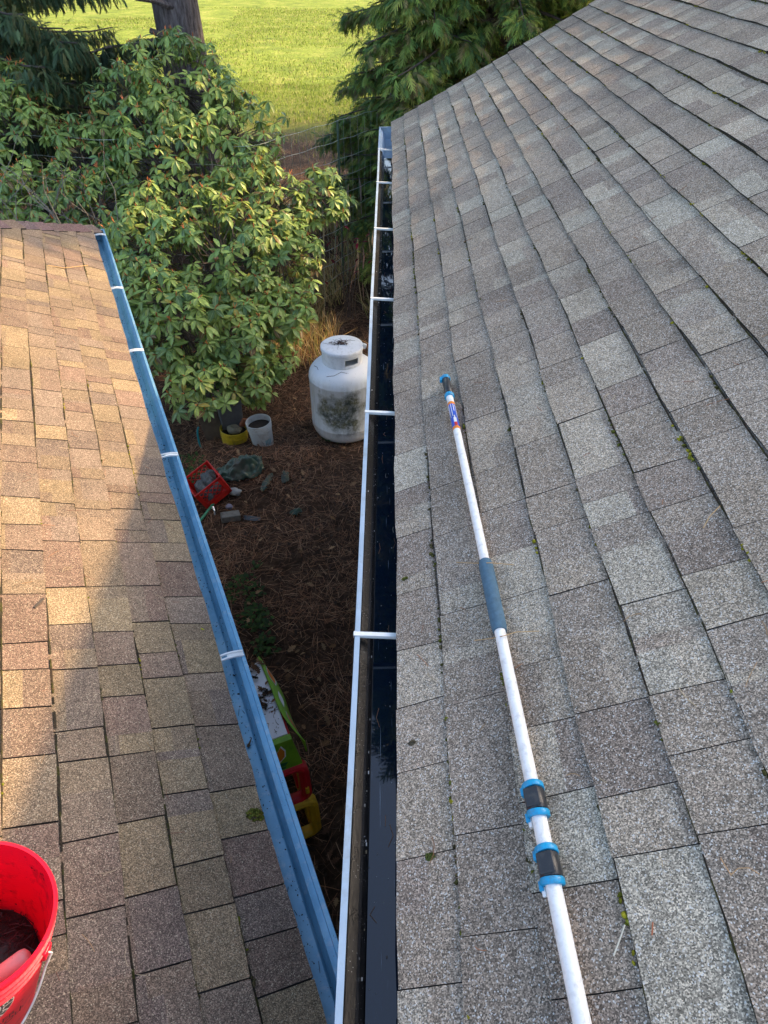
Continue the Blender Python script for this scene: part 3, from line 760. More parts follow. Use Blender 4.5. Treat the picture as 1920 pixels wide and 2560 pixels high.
for i in range(26):
    a = rg.random()*6.28; d_ = Vector((math.cos(a), math.sin(a), 0)); l = rg.uniform(.05, .17)
    s_ = Vector((TX-.02+rg.gauss(0, .02), TY-.01+rg.gauss(0, .02), GZ+1.196)); q = Vector((-d_.y, d_.x, 0))*rg.gauss(0, .03)
    pts = [s_, s_+d_*l*.5+q+Vector((0, 0, -.003)), s_+d_*l+Vector((0, 0, -.012*(l/.17)**2+.001))]
    mb.tube(pts, [.0022, .0018, .001], 4)
for i in range(14):
    c_ = Vector((TX-.02+rg.gauss(0, .035), TY-.01+rg.gauss(0, .02), GZ+1.198)); 
    mb.tube([c_, c_+Vector((rg.gauss(0, .03), rg.gauss(0, .03), .003))], [.006, .003], 4)
M['twig'] = simple('dark_twigs', (.055, .030, .020), .8)
tag(mb.build('twig_cluster', M['twig']), 'clump of dry brown twigs lying on the lid of the white tank', 'twigs')
def dome_z(r0):
    q = min(r0/r, .999); a = math.acos(q**(1/.75)); return GZ+.80+.20*math.sin(a)
for lab, ptsxy in (('thin bent twig on the front shoulder of the white tank', [(-.17, -.30), (-.08, -.31), (0, -.27), (.07, -.285)]),
                   ('short twig on the left shoulder of the white tank', [(-.33, -.06), (-.29, -.12), (-.275, -.17)])):
    mb = MB(); mb.tube([Vector((TX+x, TY+y, dome_z(math.hypot(x, y))+.004)) for x, y in ptsxy], [.003, .0025, .0022, .0018][:len(ptsxy)], 5)
    tag(mb.build('twig', M['twig']), lab, 'twig')

# ================================================================ yard clutter
def tilt_m(loc, tx=0, ty=0, tz=0): return Matrix.Translation(loc) @ Matrix.Rotation(tz, 4, 'Z') @ Matrix.Rotation(tx, 4, 'X') @ Matrix.Rotation(ty, 4, 'Y')
M['soil_dark'] = simple('dark_soil', (.02, .013, .009), .9, 0, .5, 40, bmp=.003, bscale=60)
def gpt(x, y, z=GZ):
    d = px_ray(x, y); return d*(z/d.z)
# white bucket
b = gpt(657, 1126); b.y += .1; Mw = tilt_m((b.x, b.y, GZ+.01), R(2), R(-4))
WB = empty('bucket', (b.x, b.y, GZ), 'dirty white ribbed bucket standing in the needles, right of the yellow one', 'bucket')
mb = MB(); mb.lathe(bucket_mesh(.148, .125, .36), Mw, 40); mb.build('body', simple('dirty_white_plastic', (.52, .56, .58), .5, 0, .15, 12, (.22, .19, .14), .7, 12), WB, angle=40)
mb = MB(); mb.lathe([(.0001, .285), (.139, .283)], Mw, 24); mb.build('dark_contents', M['soil_dark'], WB)
mb = MB()
for dx in (0, .02, .04, .06):
    q = []
    for a, z in ((dx, .06), (dx+.012, .06), (dx+.012, .15), (dx, .15)):
        an = R(-62)+a/.13; rr = .125+.023*z/.36+.001; q.append(Mw @ Vector((rr*math.cos(an), rr*math.sin(an), z)))
    mb.add(q, [(0, 1, 2, 3)])
mb.build('printed_bars', simple('faded_blue_print', (.12, .35, .45), .6), WB)
# yellow bucket, low
b = gpt(583, 1118); b.y += .12; My = tilt_m((b.x, b.y, GZ-.12), R(0), R(3))
YB = empty('bucket', (b.x, b.y, GZ), 'low yellow ribbed bucket sunk in needles with a stone in it', 'bucket')
mb = MB(); mb.lathe(bucket_mesh(.165, .15, .33), My, 40); mb.build('body', simple('yellow_plastic', (.55, .40, .02), .5, 0, .2, 20, (.12, .08, .03), .7, 14), YB, angle=40)
mb = MB(); mb.lathe([(.0001, .27), (.155, .255)], My, 24); mb.build('soil', M['soil_dark'], YB)
def stone(name, loc, s, mat, lab=None, cat='stone', seed=1, rot=0, sub=3):
    bm = bmesh.new(); bmesh.ops.create_icosphere(bm, subdivisions=sub, radius=1)
    for v in bm.verts:
        n_ = mnoise.noise(v.co*1.2+Vector((seed*3.1, 0, 0)))*.35+mnoise.noise(v.co*3+Vector((seed, 5, 0)))*.12
        c_ = v.co*(1+n_); c_ = Vector((c_.x*s[0], c_.y*s[1], c_.z*s[2])); c_ = Matrix.Rotation(rot, 3, 'Z') @ c_
        v.co = c_+Vector(loc)
    me = bpy.data.meshes.new(name); bm.to_mesh(me); bm.free(); me.materials.append(mat)
    me.polygons.foreach_set('use_smooth', [True]*len(me.polygons))
    o = bpy.data.objects.new(name, me); C.objects.link(o)
    if lab: tag(o, lab, cat)
    return o
M['stone'] = simple('mossy_stone', (.20, .19, .14), .9, 0, .3, 20, (.08, .09, .04), .7, 12, bmp=.003, bscale=60)
stone('stone', (b.x+.02, b.y-.01, GZ+.19), (.085, .07, .05), M['stone'], 'rounded gray stone sitting in the yellow bucket', 'stone', 2)
mb = MB(); mb.box((b.x+.135, b.y+.05, GZ+.25), (.035, .02, .055), Matrix.Rotation(.5, 3, 'Y') @ Matrix.Rotation(.6, 3, 'Z'))
tag(mb.build('brick_piece', simple('brick', (.28, .10, .05), .85, 0, .3, 40), None, bevel=.004), 'small broken red brick piece leaning in the yellow bucket', 'brick')
# gray planter / post behind under the leaves
b2 = gpt(528, 1108); mb = MB()
mb.box((b2.x, b2.y+.12, GZ+.26), (.115, .03, .34), Matrix.Rotation(R(-8), 3, 'Y') @ Matrix.Rotation(R(14), 3, 'Z'))
tag(mb.build('board', simple('weathered_board', (.16, .13, .105), .85, 0, .3, 14), None, bevel=.004), 'weathered upright gray brown board under the rhododendron leaves', 'board')
mb = MB(); mb.box((b2.x+.24, b2.y+.22, GZ+.22), (.13, .11, .28), Matrix.Rotation(R(20), 3, 'Z'), taper=1.1)
tag(mb.build('storage_bin', simple('gray_bin_plastic', (.13, .14, .15), .6, 0, .2, 18), None, bevel=.015), 'dark gray plastic bin behind the yellow bucket', 'bin')
mb = MB(); cx = gpt(509, 1118)
mb.tube([Vector((cx.x+.03*math.cos(a), cx.y-.02+.06*math.cos(a)*.3, GZ+.14+.17*math.sin(a))) for a in [R(t) for t in range(90, 271, 20)]], .012, 8)
tag(mb.build('plastic_hoop', simple('teal_plastic', (.01, .28, .33), .45), None), 'curved teal plastic hoop beside the weathered board', 'hoop')
# milk crate (red) with dark junk
M['crate'] = simple('red_crate_plastic', (.72, .02, .012), .45, 0, .15, 20, (.10, .03, .02), .35, 25)
cb = Vector((-1.87, 5.86, GZ+.02))
CM = Matrix.Translation(cb) @ Matrix.Rotation(R(33), 4, 'Z') @ Matrix.Rotation(R(-24), 4, 'Y') @ Matrix.Rotation(R(2), 4, 'X') @ Matrix.Translation((0, 0, .07))
CR = empty('milk_crate', tuple(cb), 'tilted red plastic lattice crate full of gray scraps near the blue gutter', 'crate')
S_, HT = .165, .27
def crate_bar(mb, a, b, w_, th=.004):
    a = Vector(a); b = Vector(b); mb_c = CM @ ((a+b)/2); dd = (b-a); L = dd.length/2; dd.normalize()
    out = Vector((1, 0, 0)) if abs(a.x-b.x) < 1e-6 and abs(abs(a.x)-S_) < 1e-6 else (Vector((0, 1, 0)) if abs(abs(a.y)-S_) < 1e-6 and abs(a.y-b.y) < 1e-6 else Vector((0, 0, 1)))
    y_ = out.cross(dd).normalized(); m3 = Matrix((dd, y_, out)).transposed()
    mb.box(mb_c, (L, w_, th), CM.to_3x3() @ m3)
for k, (fx, fy) in enumerate(((1, 0), (-1, 0), (0, 1), (0, -1))):
    mb = MB()
    def W(s, z):
        return (fx*S_, s, z) if fx else (s, fy*S_, z)
    for (s0, s1, zz, ww) in ((-S_, S_, .012, .014), (-S_, S_, HT-.012, .013), (-S_, S_, HT*.30, .004)): crate_bar(mb, W(s0, zz), W(s1, zz), ww)
    for s0 in (-S_+.02, S_-.02): crate_bar(mb, W(s0, 0), W(s0, HT), .022)
    crate_bar(mb, W(-S_+.03, .045), W(S_-.03, .045), .02)
    lim = S_-.035
    for q in (-.28, -.21, -.14, -.07, 0, .07, .14, .21, .28):
        for sg in (1, -1):
            pts = []
            zlo, zhi = .07, HT-.02
            x0 = q-sg*(zhi-zlo)/2; x1 = q+sg*(zhi-zlo)/2
            za, zb = zlo, zhi
            if x0 < -lim: za += (-lim-x0)/sg if sg > 0 else 0; x0 = -lim
            if x0 > lim: za += (x0-lim); x0 = lim
            if x1 > lim: zb -= (x1-lim); x1 = lim
            if x1 < -lim: zb -= (-lim-x1); x1 = -lim
            if zb-za > .02: crate_bar(mb, W(x0, za), W(x1, zb), .0032, .003)
    mb.build('side', M['crate'], CR, smooth=False)
mb = MB()
for i in range(-3, 4):
    crate_bar(mb, (-S_, i*.05, .002), (S_, i*.05, .002), .008); crate_bar(mb, (i*.05, -S_+.001, .006), (i*.05, S_-.001, .006), .008)
mb.build('bottom', M['crate'], CR, smooth=False)
M['scrap'] = simple('gray_scrap', (.10, .115, .12), .7, 0, .6, 22, (.35, .38, .40), .35, 18, bmp=.004, bscale=40)
for i, (x, y, z, s1, s2, s3, lab) in enumerate(((-.07, -.03, .17, .055, .12, .085, 'flat dark gray scrap on end in the red crate'), (.03, .01, .16, .06, .11, .09, 'crumpled gray scrap in the middle of the red crate'),
                                     (.09, .07, .15, .05, .06, .08, 'pale streaked scrap at the back of the red crate'), (.02, -.10, .10, .12, .04, .08, 'dark lump low in the front of the red crate'))):
    c_ = CM @ Vector((x, y, z)); stone('scrap', c_, (s1, s2, s3), M['scrap'], lab, 'scrap', 20+i, .5+i*.2, 4)
# tarp
def sheet(name, c_, sx, sy, rot, amp, mat, lab, cat, seed, n=40, h0=.03):
    V = []
    for j in range(n+1):
        for i in range(n+1):
            x = (i/n-.5)*2; y = (j/n-.5)*2
            edge = 1+.22*mnoise.noise(Vector((x*1.2, y*1.2, seed)))
            px, py = x*sx*edge, y*sy*edge*(1-.35*abs(x)**3)
            z = amp*(.9*(1-x*x)*(1-y*y)+1.1*abs(mnoise.noise(Vector((x*1.6+seed, y*1.6, 0))))+.5*abs(mnoise.noise(Vector((x*4, y*4, seed)))))+h0
            p_ = Matrix.Rotation(rot, 3, 'Z') @ Vector((px, py, 0)); V.append((c_[0]+p_.x, c_[1]+p_.y, gh(c_[0]+p_.x, c_[1]+p_.y)+z-.02))
    F_ = [(j*(n+1)+i, j*(n+1)+i+1, (j+1)*(n+1)+i+1, (j+1)*(n+1)+i) for j in range(n) for i in range(n)]
    o = mesh_np(name, V, F_, mat, smooth=True); sm_ = o.modifiers.new('s', 'SOLIDIFY'); sm_.thickness = .002
    return tag(o, lab, cat)
M['tarp'] = simple('dull_green_tarp', (.045, .095, .07), .3, 0, .35, 10, (.14, .06, .06), .5, 5, bmp=.002, bscale=25)
sheet('tarp', gpt(605, 1195), .26, .13, .35, .13, M['tarp'], 'crumpled dull green plastic sheet beside the red crate', 'tarp', 3)
sheet('plastic_strip', gpt(668, 1215), .035, .13, -.35, .03, M['tarp'], 'thin green plastic strip trailing from the crumpled sheet', 'plastic strip', 5, 16)
sheet('plastic_scrap', gpt(714, 1202), .045, .08, .1, .03, M['tarp'], 'small oval green plastic scrap right of the tarp', 'plastic scrap', 6, 16)
sheet('plastic_scrap', gpt(740, 1284), .06, .05, .6, .06, M['tarp'], 'folded green brown plastic scrap out in the needles', 'plastic scrap', 8, 16)
sheet('slate_piece', gpt(630, 1296), .09, .04, -.15, .012, simple('slate', (.06, .085, .11), .5, 0, .3, 20), 'thin blue gray slate piece lying on brown needles', 'slate piece', 7, 12)
mb = MB(); c_ = gpt(578, 1300); mb.box((c_.x, c_.y, GZ+.05), (.10, .05, .04), Matrix.Rotation(.35, 3, 'Z') @ Matrix.Rotation(.1, 3, 'Y'))
tag(mb.build('concrete_block', simple('old_concrete', (.17, .165, .15), .9, 0, .3, 25, (.05, .04, .03), .7, 14), None, bevel=.008), 'weathered gray concrete block half buried below the red crate', 'concrete block')
stone('stone', (gpt(590, 1238).x, gpt(590, 1238).y, GZ+.05), (.07, .05, .05), simple('pale_stone', (.42, .42, .40), .8, 0, .3, 30), 'pale rounded stone at the end of the green hose', 'stone', 9)
stone('stone', (gpt(575, 1275).x, gpt(575, 1275).y, GZ+.05), (.04, .03, .03), simple('lilac_stone', (.30, .28, .36), .8), 'small lilac gray stone above the concrete block', 'stone', 11)
mb = MB(); mb.tube([gpt(x, y, GZ+.06) for x, y in ((552, 1240), (543, 1250), (530, 1263), (515, 1283), (500, 1302), (480, 1330))], .014, 10)
tag(mb.build('garden_hose', simple('green_hose', (.03, .26, .14), .4, 0, .15, 30), None), 'length of green garden hose beside the red crate', 'hose')
mb = MB(); mb.tube([gpt(532, 1268, GZ+.10), gpt(536, 1277, GZ+.09), gpt(537, 1286, GZ+.05)], [.016, .008, .012], 8)
tag(mb.build('metal_fitting', simple('shiny_metal', (.7, .72, .75), .25, .7), None), 'small shiny metal fitting next to the green hose', 'fitting')

# ================================================================ toy market stand beside the low house
def TS(p, q, z): return LP(p, q, GZ+z)
TYS = empty('toy_stand', tuple(TS(.0, 2.5, 0)), 'plastic toy market stand with white top, green canopy, red and yellow front', 'toy stand')
M['lime'] = simple('lime_green_plastic', (.20, .42, .02), .4, 0, .15, 10, (.08, .12, .02), .4, 9)
M['toywhite'] = simple('white_plastic', (.78, .80, .88), .4, 0, .06, 20, speck=((.04, .03, .02), 30))
M['toyred'] = simple('red_toy_plastic', (.62, .008, .02), .35, 0, .1, 10)
M['toyyel'] = simple('yellow_toy_plastic', (.72, .42, .02), .4, 0, .1, 10, (.2, .12, .02), .4, 12)
M['orange'] = simple('orange_print', (.75, .22, .015), .45, 0, .1, 20); M['leafgreen'] = simple('dark_green_print', (.02, .16, .05), .45)
mb = MB(); mb.prism([(-.35, 2.26), (.325, 2.26), (.325, 2.84), (-.35, 2.84)], lambda a, b, t: TS(a, b, t), 1.17, 1.19, 0); mb.build('top_panel', M['toywhite'], TYS, smooth=False, bevel=.004)
mb = MB(); mb.prism([(-.40, 1.192), (.338, 1.192), (.375, .93), (-.40, .93)], lambda a, b, t: TS(a, t-(1.19-b)*.12, b), 2.215, 2.255, 0)
vl = mb.build('valance', M['lime'], TYS, smooth=False, bevel=.004)
def vp(a, b, off): return TS(a, 2.215-off-(1.19-b)*.12, b)
tul = [(.155, 1.06), (.165, 1.10), (.185, 1.075), (.21, 1.135), (.235, 1.115), (.26, 1.155), (.28, 1.11), (.275, 1.06), (.24, 1.025), (.19, 1.025)]
cx_, cy_ = .218, 1.08
mb = MB(); mb.add([vp(cx_+(a-cx_)*1.14, cy_+(b-cy_)*1.14, .002) for a, b in tul], [tuple(range(len(tul)))], 2)
mb.add([vp(a, b, .0035) for a, b in tul], [tuple(range(len(tul)))], 0)
for pts in ([(.232, 1.01), (.29, 1.0), (.27, .975), (.24, .975)], [(.235, .968), (.275, .965), (.265, .945), (.225, .945)]):
    mb.add([vp(a, b, .003) for a, b in pts], [(0, 1, 2, 3)], 1)
mb.build('flower_print', [M['orange'], M['leafgreen'], M['toywhite']], vl, smooth=False)
def frame(name, z0, z1, p1, q0, mat, w_, depth, parent=TYS, rnd=.10, p0=-.36):
    """rounded rectangular frame with opening plus right side wall"""
    mb = MB(); N = 8
    def rr(pa, pb, za, zb, r_):
        out = []
        for (cx, cz, a0) in ((pb-r_, zb-r_, 0), (pa+r_, zb-r_, 90), (pa+r_, za+r_, 180), (pb-r_, za+r_, 270)):
            for i in range(N+1):
                a = R(a0+90*i/N); out.append((cx+r_*math.cos(a), cz+r_*math.sin(a)))
        return out
    o1 = rr(p0, p1, z0, z1, rnd); i1 = rr(p0+w_, p1-w_, z0+w_*.9, z1-w_*.9, rnd*.3)
    K = len(o1)
    for (qq, flip) in ((q0, 0), (q0+depth, 1)):
        vs = [TS(a, qq, b) for a, b in o1]+[TS(a, qq, b) for a, b in i1]
        mb.add(vs, [(i, (i+1) % K, K+(i+1) % K, K+i) for i in range(K)])
    for o_ in (o1, i1):
        vs = [TS(a, q0, b) for a, b in o_]+[TS(a, q0+depth, b) for a, b in o_]
        mb.add(vs, [(i, (i+1) % K, K+(i+1) % K, K+i) for i in range(K)])
    # raised bead along the middle of the frame
    m1 = [((a+c)/2, (b+d_)/2) for (a, b), (c, d_) in zip(o1, i1)]
    mb.tube([TS(a, q0-.001, b) for a, b in m1]+[TS(m1[0][0], q0-.001, m1[0][1])], .007, 6)
    ob = mb.build(name, mat, parent, angle=50); bm = bmesh.new(); bm.from_mesh(ob.data); bmesh.ops.remove_doubles(bm, verts=bm.verts, dist=1e-5); bmesh.ops.recalc_face_normals(bm, faces=bm.faces); bm.to_mesh(ob.data); bm.free()
    return ob
fr_ = frame('window_frame', .47, .93, .405, 2.17, M['toyred'], .062, .06)
mb = MB(); mb.prism([(2.26, .50), (2.80, .50), (2.80, 1.165), (2.26, 1.165)], lambda a, b, t: TS(t, a, b), .325, .34, 0); mb.build('side_panel', M['toyred'], TYS, smooth=False, bevel=.004)
mb = MB(); mb.box(TS(.375, 2.165, .62), (.012, .008, .035), Matrix.Rotation(AL, 3, 'Z')); mb.build('clip', M['toyyel'], fr_, bevel=.002)
frame('base_frame', 0.0, .50, .43, 2.14, M['toyyel'], .058, .07)
mb = MB(); mb.prism([(2.24, 0), (2.80, 0), (2.80, .50), (2.24, .50)], lambda a, b, t: TS(t, a, b), .36, .38, 0); mb.build('base_side', M['toyyel'], TYS, smooth=False, bevel=.004)
# side canopy: long leaf shaped fin that droops outwards
def fin(t):
    return 2.88-.71*t, .066*max(0, math.sin(math.pi*min(1, .06+.94*t)**.9))**.75+.004, 0
def finp(t): return .312+.02*t+.075*max(0, (t-.6)/.4)**1.5
mb = MB(); n = 20; vs = []
for i in range(n+1):
    t = i/n; q, wd, bulge = fin(t)
    for j in range(5):
        s_ = j/4
        vs.append(TS(finp(t)+wd*s_, q, 1.195-.10*s_*s_-.02*s_+.02*math.sin(math.pi*t)))
mb.add(vs, [(i*5+j, i*5+j+1, (i+1)*5+j+1, (i+1)*5+j) for i in range(n) for j in range(4)])
cn = mb.build('canopy_side', M['lime'], TYS); sm = cn.modifiers.new('s', 'SOLIDIFY'); sm.thickness = .008; sm.offset = -1
def cpt(t, s_, off=.003):
    q, wd, bulge = fin(t)
    return TS(finp(t)+wd*s_, q, 1.195-.10*s_*s_-.02*s_+.02*math.sin(math.pi*t)+off)
mb = MB()
for (t0, t1, mi, w0) in ((.10, .36, 2, .30), (.12, .34, 0, .22), (.42, .60, 2, .16), (.64, .94, 2, .22), (.66, .90, 0, .15)):
    L_ = []; Rr = []
    for i in range(9):
        u_ = i/8; t = t0+(t1-t0)*u_; hw = w0*math.sin(math.pi*u_)+.01
        L_.append(cpt(t, .55-hw, .003+.0015*(mi == 0))); Rr.append(cpt(t, min(.98, .55+hw), .003+.0015*(mi == 0)))
    mb.add(L_+Rr, [(i, i+1, 9+i+1, 9+i) for i in range(8)], mi)
mb.build('canopy_print', [M['orange'], M['leafgreen'], M['toywhite']], cn)
# ================================================================ litter on the ground
def attr_mat(name, rough=.8, trans=0, var=.25, scale=12, spec=.3, uvleaf=False):
    m, ns, ls, p = newmat(name)
    a = nd(ns, 'ShaderNodeVertexColor', layer_name='col').outputs[0]
    co = nd(ns, 'ShaderNodeTexCoord')
    n = tnoise(ns, ls, co.outputs['Object'], scale, 4); r = ramp(ns, [(.3, g3(1-var)), (.7, g3(1+var*.5))]); ls.new(n, r.inputs[0])
    c = mixc(ns, ls, a, r.outputs[0], 1.0, 'MULTIPLY')
    if uvleaf:
        sp = nd(ns, 'ShaderNodeSeparateXYZ'); ls.new(co.outputs['UV'], sp.inputs[0])
        sb = nd(ns, 'ShaderNodeMath', operation='SUBTRACT'); ls.new(sp.outputs[1], sb.inputs[0]); sb.inputs[1].default_value = .5
        ab = nd(ns, 'ShaderNodeMath', operation='ABSOLUTE'); ls.new(sb.outputs[0], ab.inputs[0])
        r2 = ramp(ns, [(.02, g3(1)), (.07, g3(0))]); ls.new(ab.outputs[0], r2.inputs[0])
        c = mixc(ns, ls, c, (.34, .42, .18), r2.outputs[0])
        n3 = tnoise(ns, ls, co.outputs['Object'], 55, 3); r3 = ramp(ns, [(.66, g3(0)), (.74, g3(.7))]); ls.new(n3, r3.inputs[0])
        c = mixc(ns, ls, c, (.20, .13, .05), r3.outputs[0])
    ls.new(c, p.inputs['Base Color']); p.inputs['Roughness'].default_value = rough; p.inputs['Specular IOR Level'].default_value = spec
    if trans:
        t = nd(ns, 'ShaderNodeBsdfTranslucent'); ls.new(c, t.inputs['Color'])
        mx = nd(ns, 'ShaderNodeMixShader'); mx.inputs[0].default_value = trans
        ls.new(p.outputs[0], mx.inputs[1]); ls.new(t.outputs[0], mx.inputs[2])
        ls.new(mx.outputs[0], ns['Material Output'].inputs['Surface'])
    return m
def gh_np(xy): return np.array([gh(float(x), float(y)) for x, y in xy])
M['litter'] = attr_mat('needle_litter', .8)
# ground needles
def needle_field(n, xr, yr, cols, length, name, dens=None):
    xy = np.stack([nr.uniform(*xr, n), nr.uniform(*yr, n)], 1)
    xy = xy[nr.rand(len(xy)) < np.clip(.55+.9*np.array([mnoise.noise(Vector((x*1.5, y*1.5, 9))) for x, y in xy]), .15, 1)]
    n = len(xy)
    z = gh_np(xy)+nr.uniform(.005, .05, n)
    L = nr.uniform(*length, n); az = nr.uniform(0, 2*np.pi, n)+.6
    d = np.stack([np.cos(az), np.sin(az), nr.normal(0, .22, n)], 1)
    tv = np.array([[-.5, 0, 0], [-.17, 0, .04], [.17, .0, .04], [.5, 0, 0], [-.5, 1, 0], [-.17, 1, .04], [.17, 1, .04], [.5, 1, 0]])
    curve = nr.uniform(-.22, .22, n)
    wdt = nr.uniform(.0016, .0034, n)
    B = basis(d, np.tile([0, 0, 1.], (n, 1)))
    V = np.zeros((n, 8, 3))
    for k in range(8):
        x = tv[k, 0]*L; y = tv[k, 1]*wdt+curve*L*(1-4*tv[k, 0]**2)*.25; zz = np.zeros(n)
        loc = np.stack([x, y, zz], 1)
        V[:, k] = np.einsum('kij,kj->ki', B, loc)
    V += np.stack([xy[:, 0], xy[:, 1], z], 1)[:, None]
    F = np.array([[0, 1, 5, 4], [1, 2, 6, 5], [2, 3, 7, 6]])[None]+(np.arange(n)*8)[:, None, None]
    ci = nr.randint(0, len(cols), n); c = np.array(cols)[ci]*nr.uniform(.6, 1.3, (n, 1))
    return mesh_np(name, V.reshape(-1, 3), F.reshape(-1, 4), M['litter'], col=np.repeat(c, 3, axis=0))
o = needle_field(60000, (-3.4, .6), (1.2, 10.5), [(.31, .145, .08), (.40, .20, .11), (.18, .095, .06), (.48, .29, .18), (.10, .062, .045)], (.07, .17), 'pine_needles')
tag(o, 'thick brown carpet of fallen pine needles on the ground between the houses', 'pine needles', kind='stuff')
o = needle_field(34000, (-3.6, 2.6), (9.5, 22.5), [(.40, .22, .12), (.48, .28, .16), (.26, .15, .09), (.34, .25, .15)], (.10, .26), 'bracken_litter')
tag(o, 'reddish brown dead bracken and twigs lying along the wire fence', 'dead bracken', kind='stuff')
# oak leaves
def lobed_leaf():
    out = []
    prof = [(0, .02), (.12, .05), (.2, .17), (.28, .09), (.38, .28), (.47, .12), (.60, .33), (.70, .13), (.82, .20), (.9, .10), (1, .0)]
    V = []; F = []
    for t, w_ in prof: V += [(t-.5, w_, .10*(w_/.3)+.05*math.sin(t*5)), (t-.5, 0, .02*math.sin(t*5)), (t-.5, -w_, .10*(w_/.3)+.05*math.sin(t*5))]
    for i in range(len(prof)-1): F += [(i*3, i*3+1, i*3+4, i*3+3), (i*3+1, i*3+2, i*3+5, i*3+4)]
    return np.array(V), np.array(F)
def leaf_litter(n, xr, yr, name, cols, size=(.05, .10)):
    tv, tf = lobed_leaf(); xy = np.stack([nr.uniform(*xr, n), nr.uniform(*yr, n)], 1)
    az = nr.uniform(0, 6.28, n); d = np.stack([np.cos(az), np.sin(az), nr.normal(0, .3, n)], 1)
    up_ = np.stack([nr.normal(0, .35, n), nr.normal(0, .35, n), np.ones(n)], 1)
    B = basis(d, up_)*nr.uniform(*size, n)[:, None, None]
    V, F = scatter(tv, tf, B, np.stack([xy[:, 0], xy[:, 1], gh_np(xy)+nr.uniform(.02, .055, n)], 1))
    c = np.array(cols)[nr.randint(0, len(cols), n)]*nr.uniform(.6, 1.25, (n, 1))
    return mesh_np(name, V, F, M['litter'], col=np.repeat(c, len(tf), axis=0), smooth=True)
o = leaf_litter(420, (-2.6, .5), (1.3, 9.0), 'oak_leaves', [(.20, .11, .05), (.26, .16, .085), (.14, .07, .04), (.30, .19, .10), (.10, .05, .03)])
tag(o, 'curled dead oak leaves scattered over the brown needles', 'dead leaves', kind='stuff')
o = leaf_litter(1500, (-2.6, .6), (1.3, 9.5), 'leaf_crumbs', [(.05, .03, .02), (.09, .05, .03), (.03, .02, .015)], (.02, .06))
tag(o, 'small dark crumbled leaves and bark bits on the soil', 'leaf crumbs', kind='stuff')
# debris on the toy's white top and along its canopy
n = 240; pq = np.stack([nr.uniform(-.3, .31, n), 2.30+.53*nr.beta(1.6, 1.0, n)], 1); tv, tf = lobed_leaf()
Tt = np.array([tuple(TS(a, b, 1.195+nr.uniform(.002, .03*(b-2.25)/.5+.006))) for a, b in pq]); az = nr.uniform(0, 6.28, n)
B = basis(np.stack([np.cos(az), np.sin(az), nr.normal(0, .2, n)], 1), np.stack([nr.normal(0, .3, n), nr.normal(0, .3, n), np.ones(n)], 1))*(nr.uniform(.02, .075, n)*(.30+.9*(pq[:, 1] > 2.48)))[:, None, None]
V, F = scatter(tv, tf, B, Tt); c = np.array([(.06, .03, .02), (.12, .06, .03), (.02, .014, .01), (.16, .08, .04)])[nr.randint(0, 4, n)]
tag(mesh_np('dead_leaves', V, F, M['litter'], col=np.repeat(c, len(tf), axis=0)), 'dark wet leaves and twigs piled on the white toy stand top', 'dead leaves', kind='stuff')
mb = MB(); rg = random.Random(31)
for i in range(110):
    a, b = rg.uniform(.0, .31), rg.uniform(2.28, 2.62); an = rg.random()*6.28; l = rg.uniform(.01, .045)
    p0 = TS(a, b, 1.194); d_ = Vector((math.cos(an), math.sin(an), 0))*l
    mb.tube([p0, p0+d_*.5+Vector((rg.gauss(0, .004), rg.gauss(0, .004), .002)), p0+d_], [.0018, .0014, .001], 4)
tag(mb.build('twigs', M['twig']), 'fine dark twigs scattered over the white toy stand top', 'twigs', kind='stuff')

# ================================================================ low green plants
def leaf_tpl(nl=4, wid=.3, droop=.15, fold=.08):
    V = []; F = []; U = []
    for i in range(nl+1):
        t = i/nl; w_ = wid*.5*(math.sin(math.pi*min(1, t*.97+.02))**.75) if 0 < i < nl else (.02 if i == 0 else .005)
        z = -droop*t*t
        V += [(t, w_, z+fold*w_*3), (t, 0, z), (t, -w_, z+fold*w_*3)]; U += [(t, 1), (t, .5), (t, 0)]
    for i in range(nl):
        F += [(i*3, i*3+1, i*3+4, i*3+3), (i*3+1, i*3+2, i*3+5, i*3+4)]
    return np.array(V, float), np.array(F), np.array(U, float)
M['leaf'] = attr_mat('leathery_leaf', .38, .25, .4, 20, .4, uvleaf=True)
M['herb'] = attr_mat('soft_leaf', .6, .3, .25, 20)
M['bark'] = simple('gray_brown_bark', (.11, .085, .075), .9, 0, .45, 22, (.20, .19, .17), .5, 16, bmp=.006, bscale=35)
def herb(name, c_, rad, n, lab, size=(.03, .06), h=.08, cols=((.04, .085, .02), (.06, .12, .025), (.03, .065, .018)), cat='ground plant', group=None):
    tv, tf, tu = leaf_tpl(3, .6, .1, .05)
    a = nr.uniform(0, 6.28, n); r_ = rad*np.sqrt(nr.rand(n)); xy = np.stack([c_[0]+r_*np.cos(a), c_[1]+r_*np.sin(a)], 1)
    az = nr.uniform(0, 6.28, n); B = basis(np.stack([np.cos(az), np.sin(az), nr.uniform(-.2, .5, n)], 1), np.tile([0, 0, 1.], (n, 1)))*nr.uniform(*size, n)[:, None, None]
    V, F = scatter(tv, tf, B, np.stack([xy[:, 0], xy[:, 1], gh_np(xy)+nr.uniform(.02, h, n)], 1))
    cc = np.array(cols)[nr.randint(0, len(cols), n)]*nr.uniform(.7, 1.3, (n, 1))
    o = mesh_np(name, V, F, M['herb'], col=np.repeat(cc, len(tf), axis=0), uv=np.tile(tu, (n, 1)), smooth=True)
    return tag(o, lab, cat, group, 'stuff')
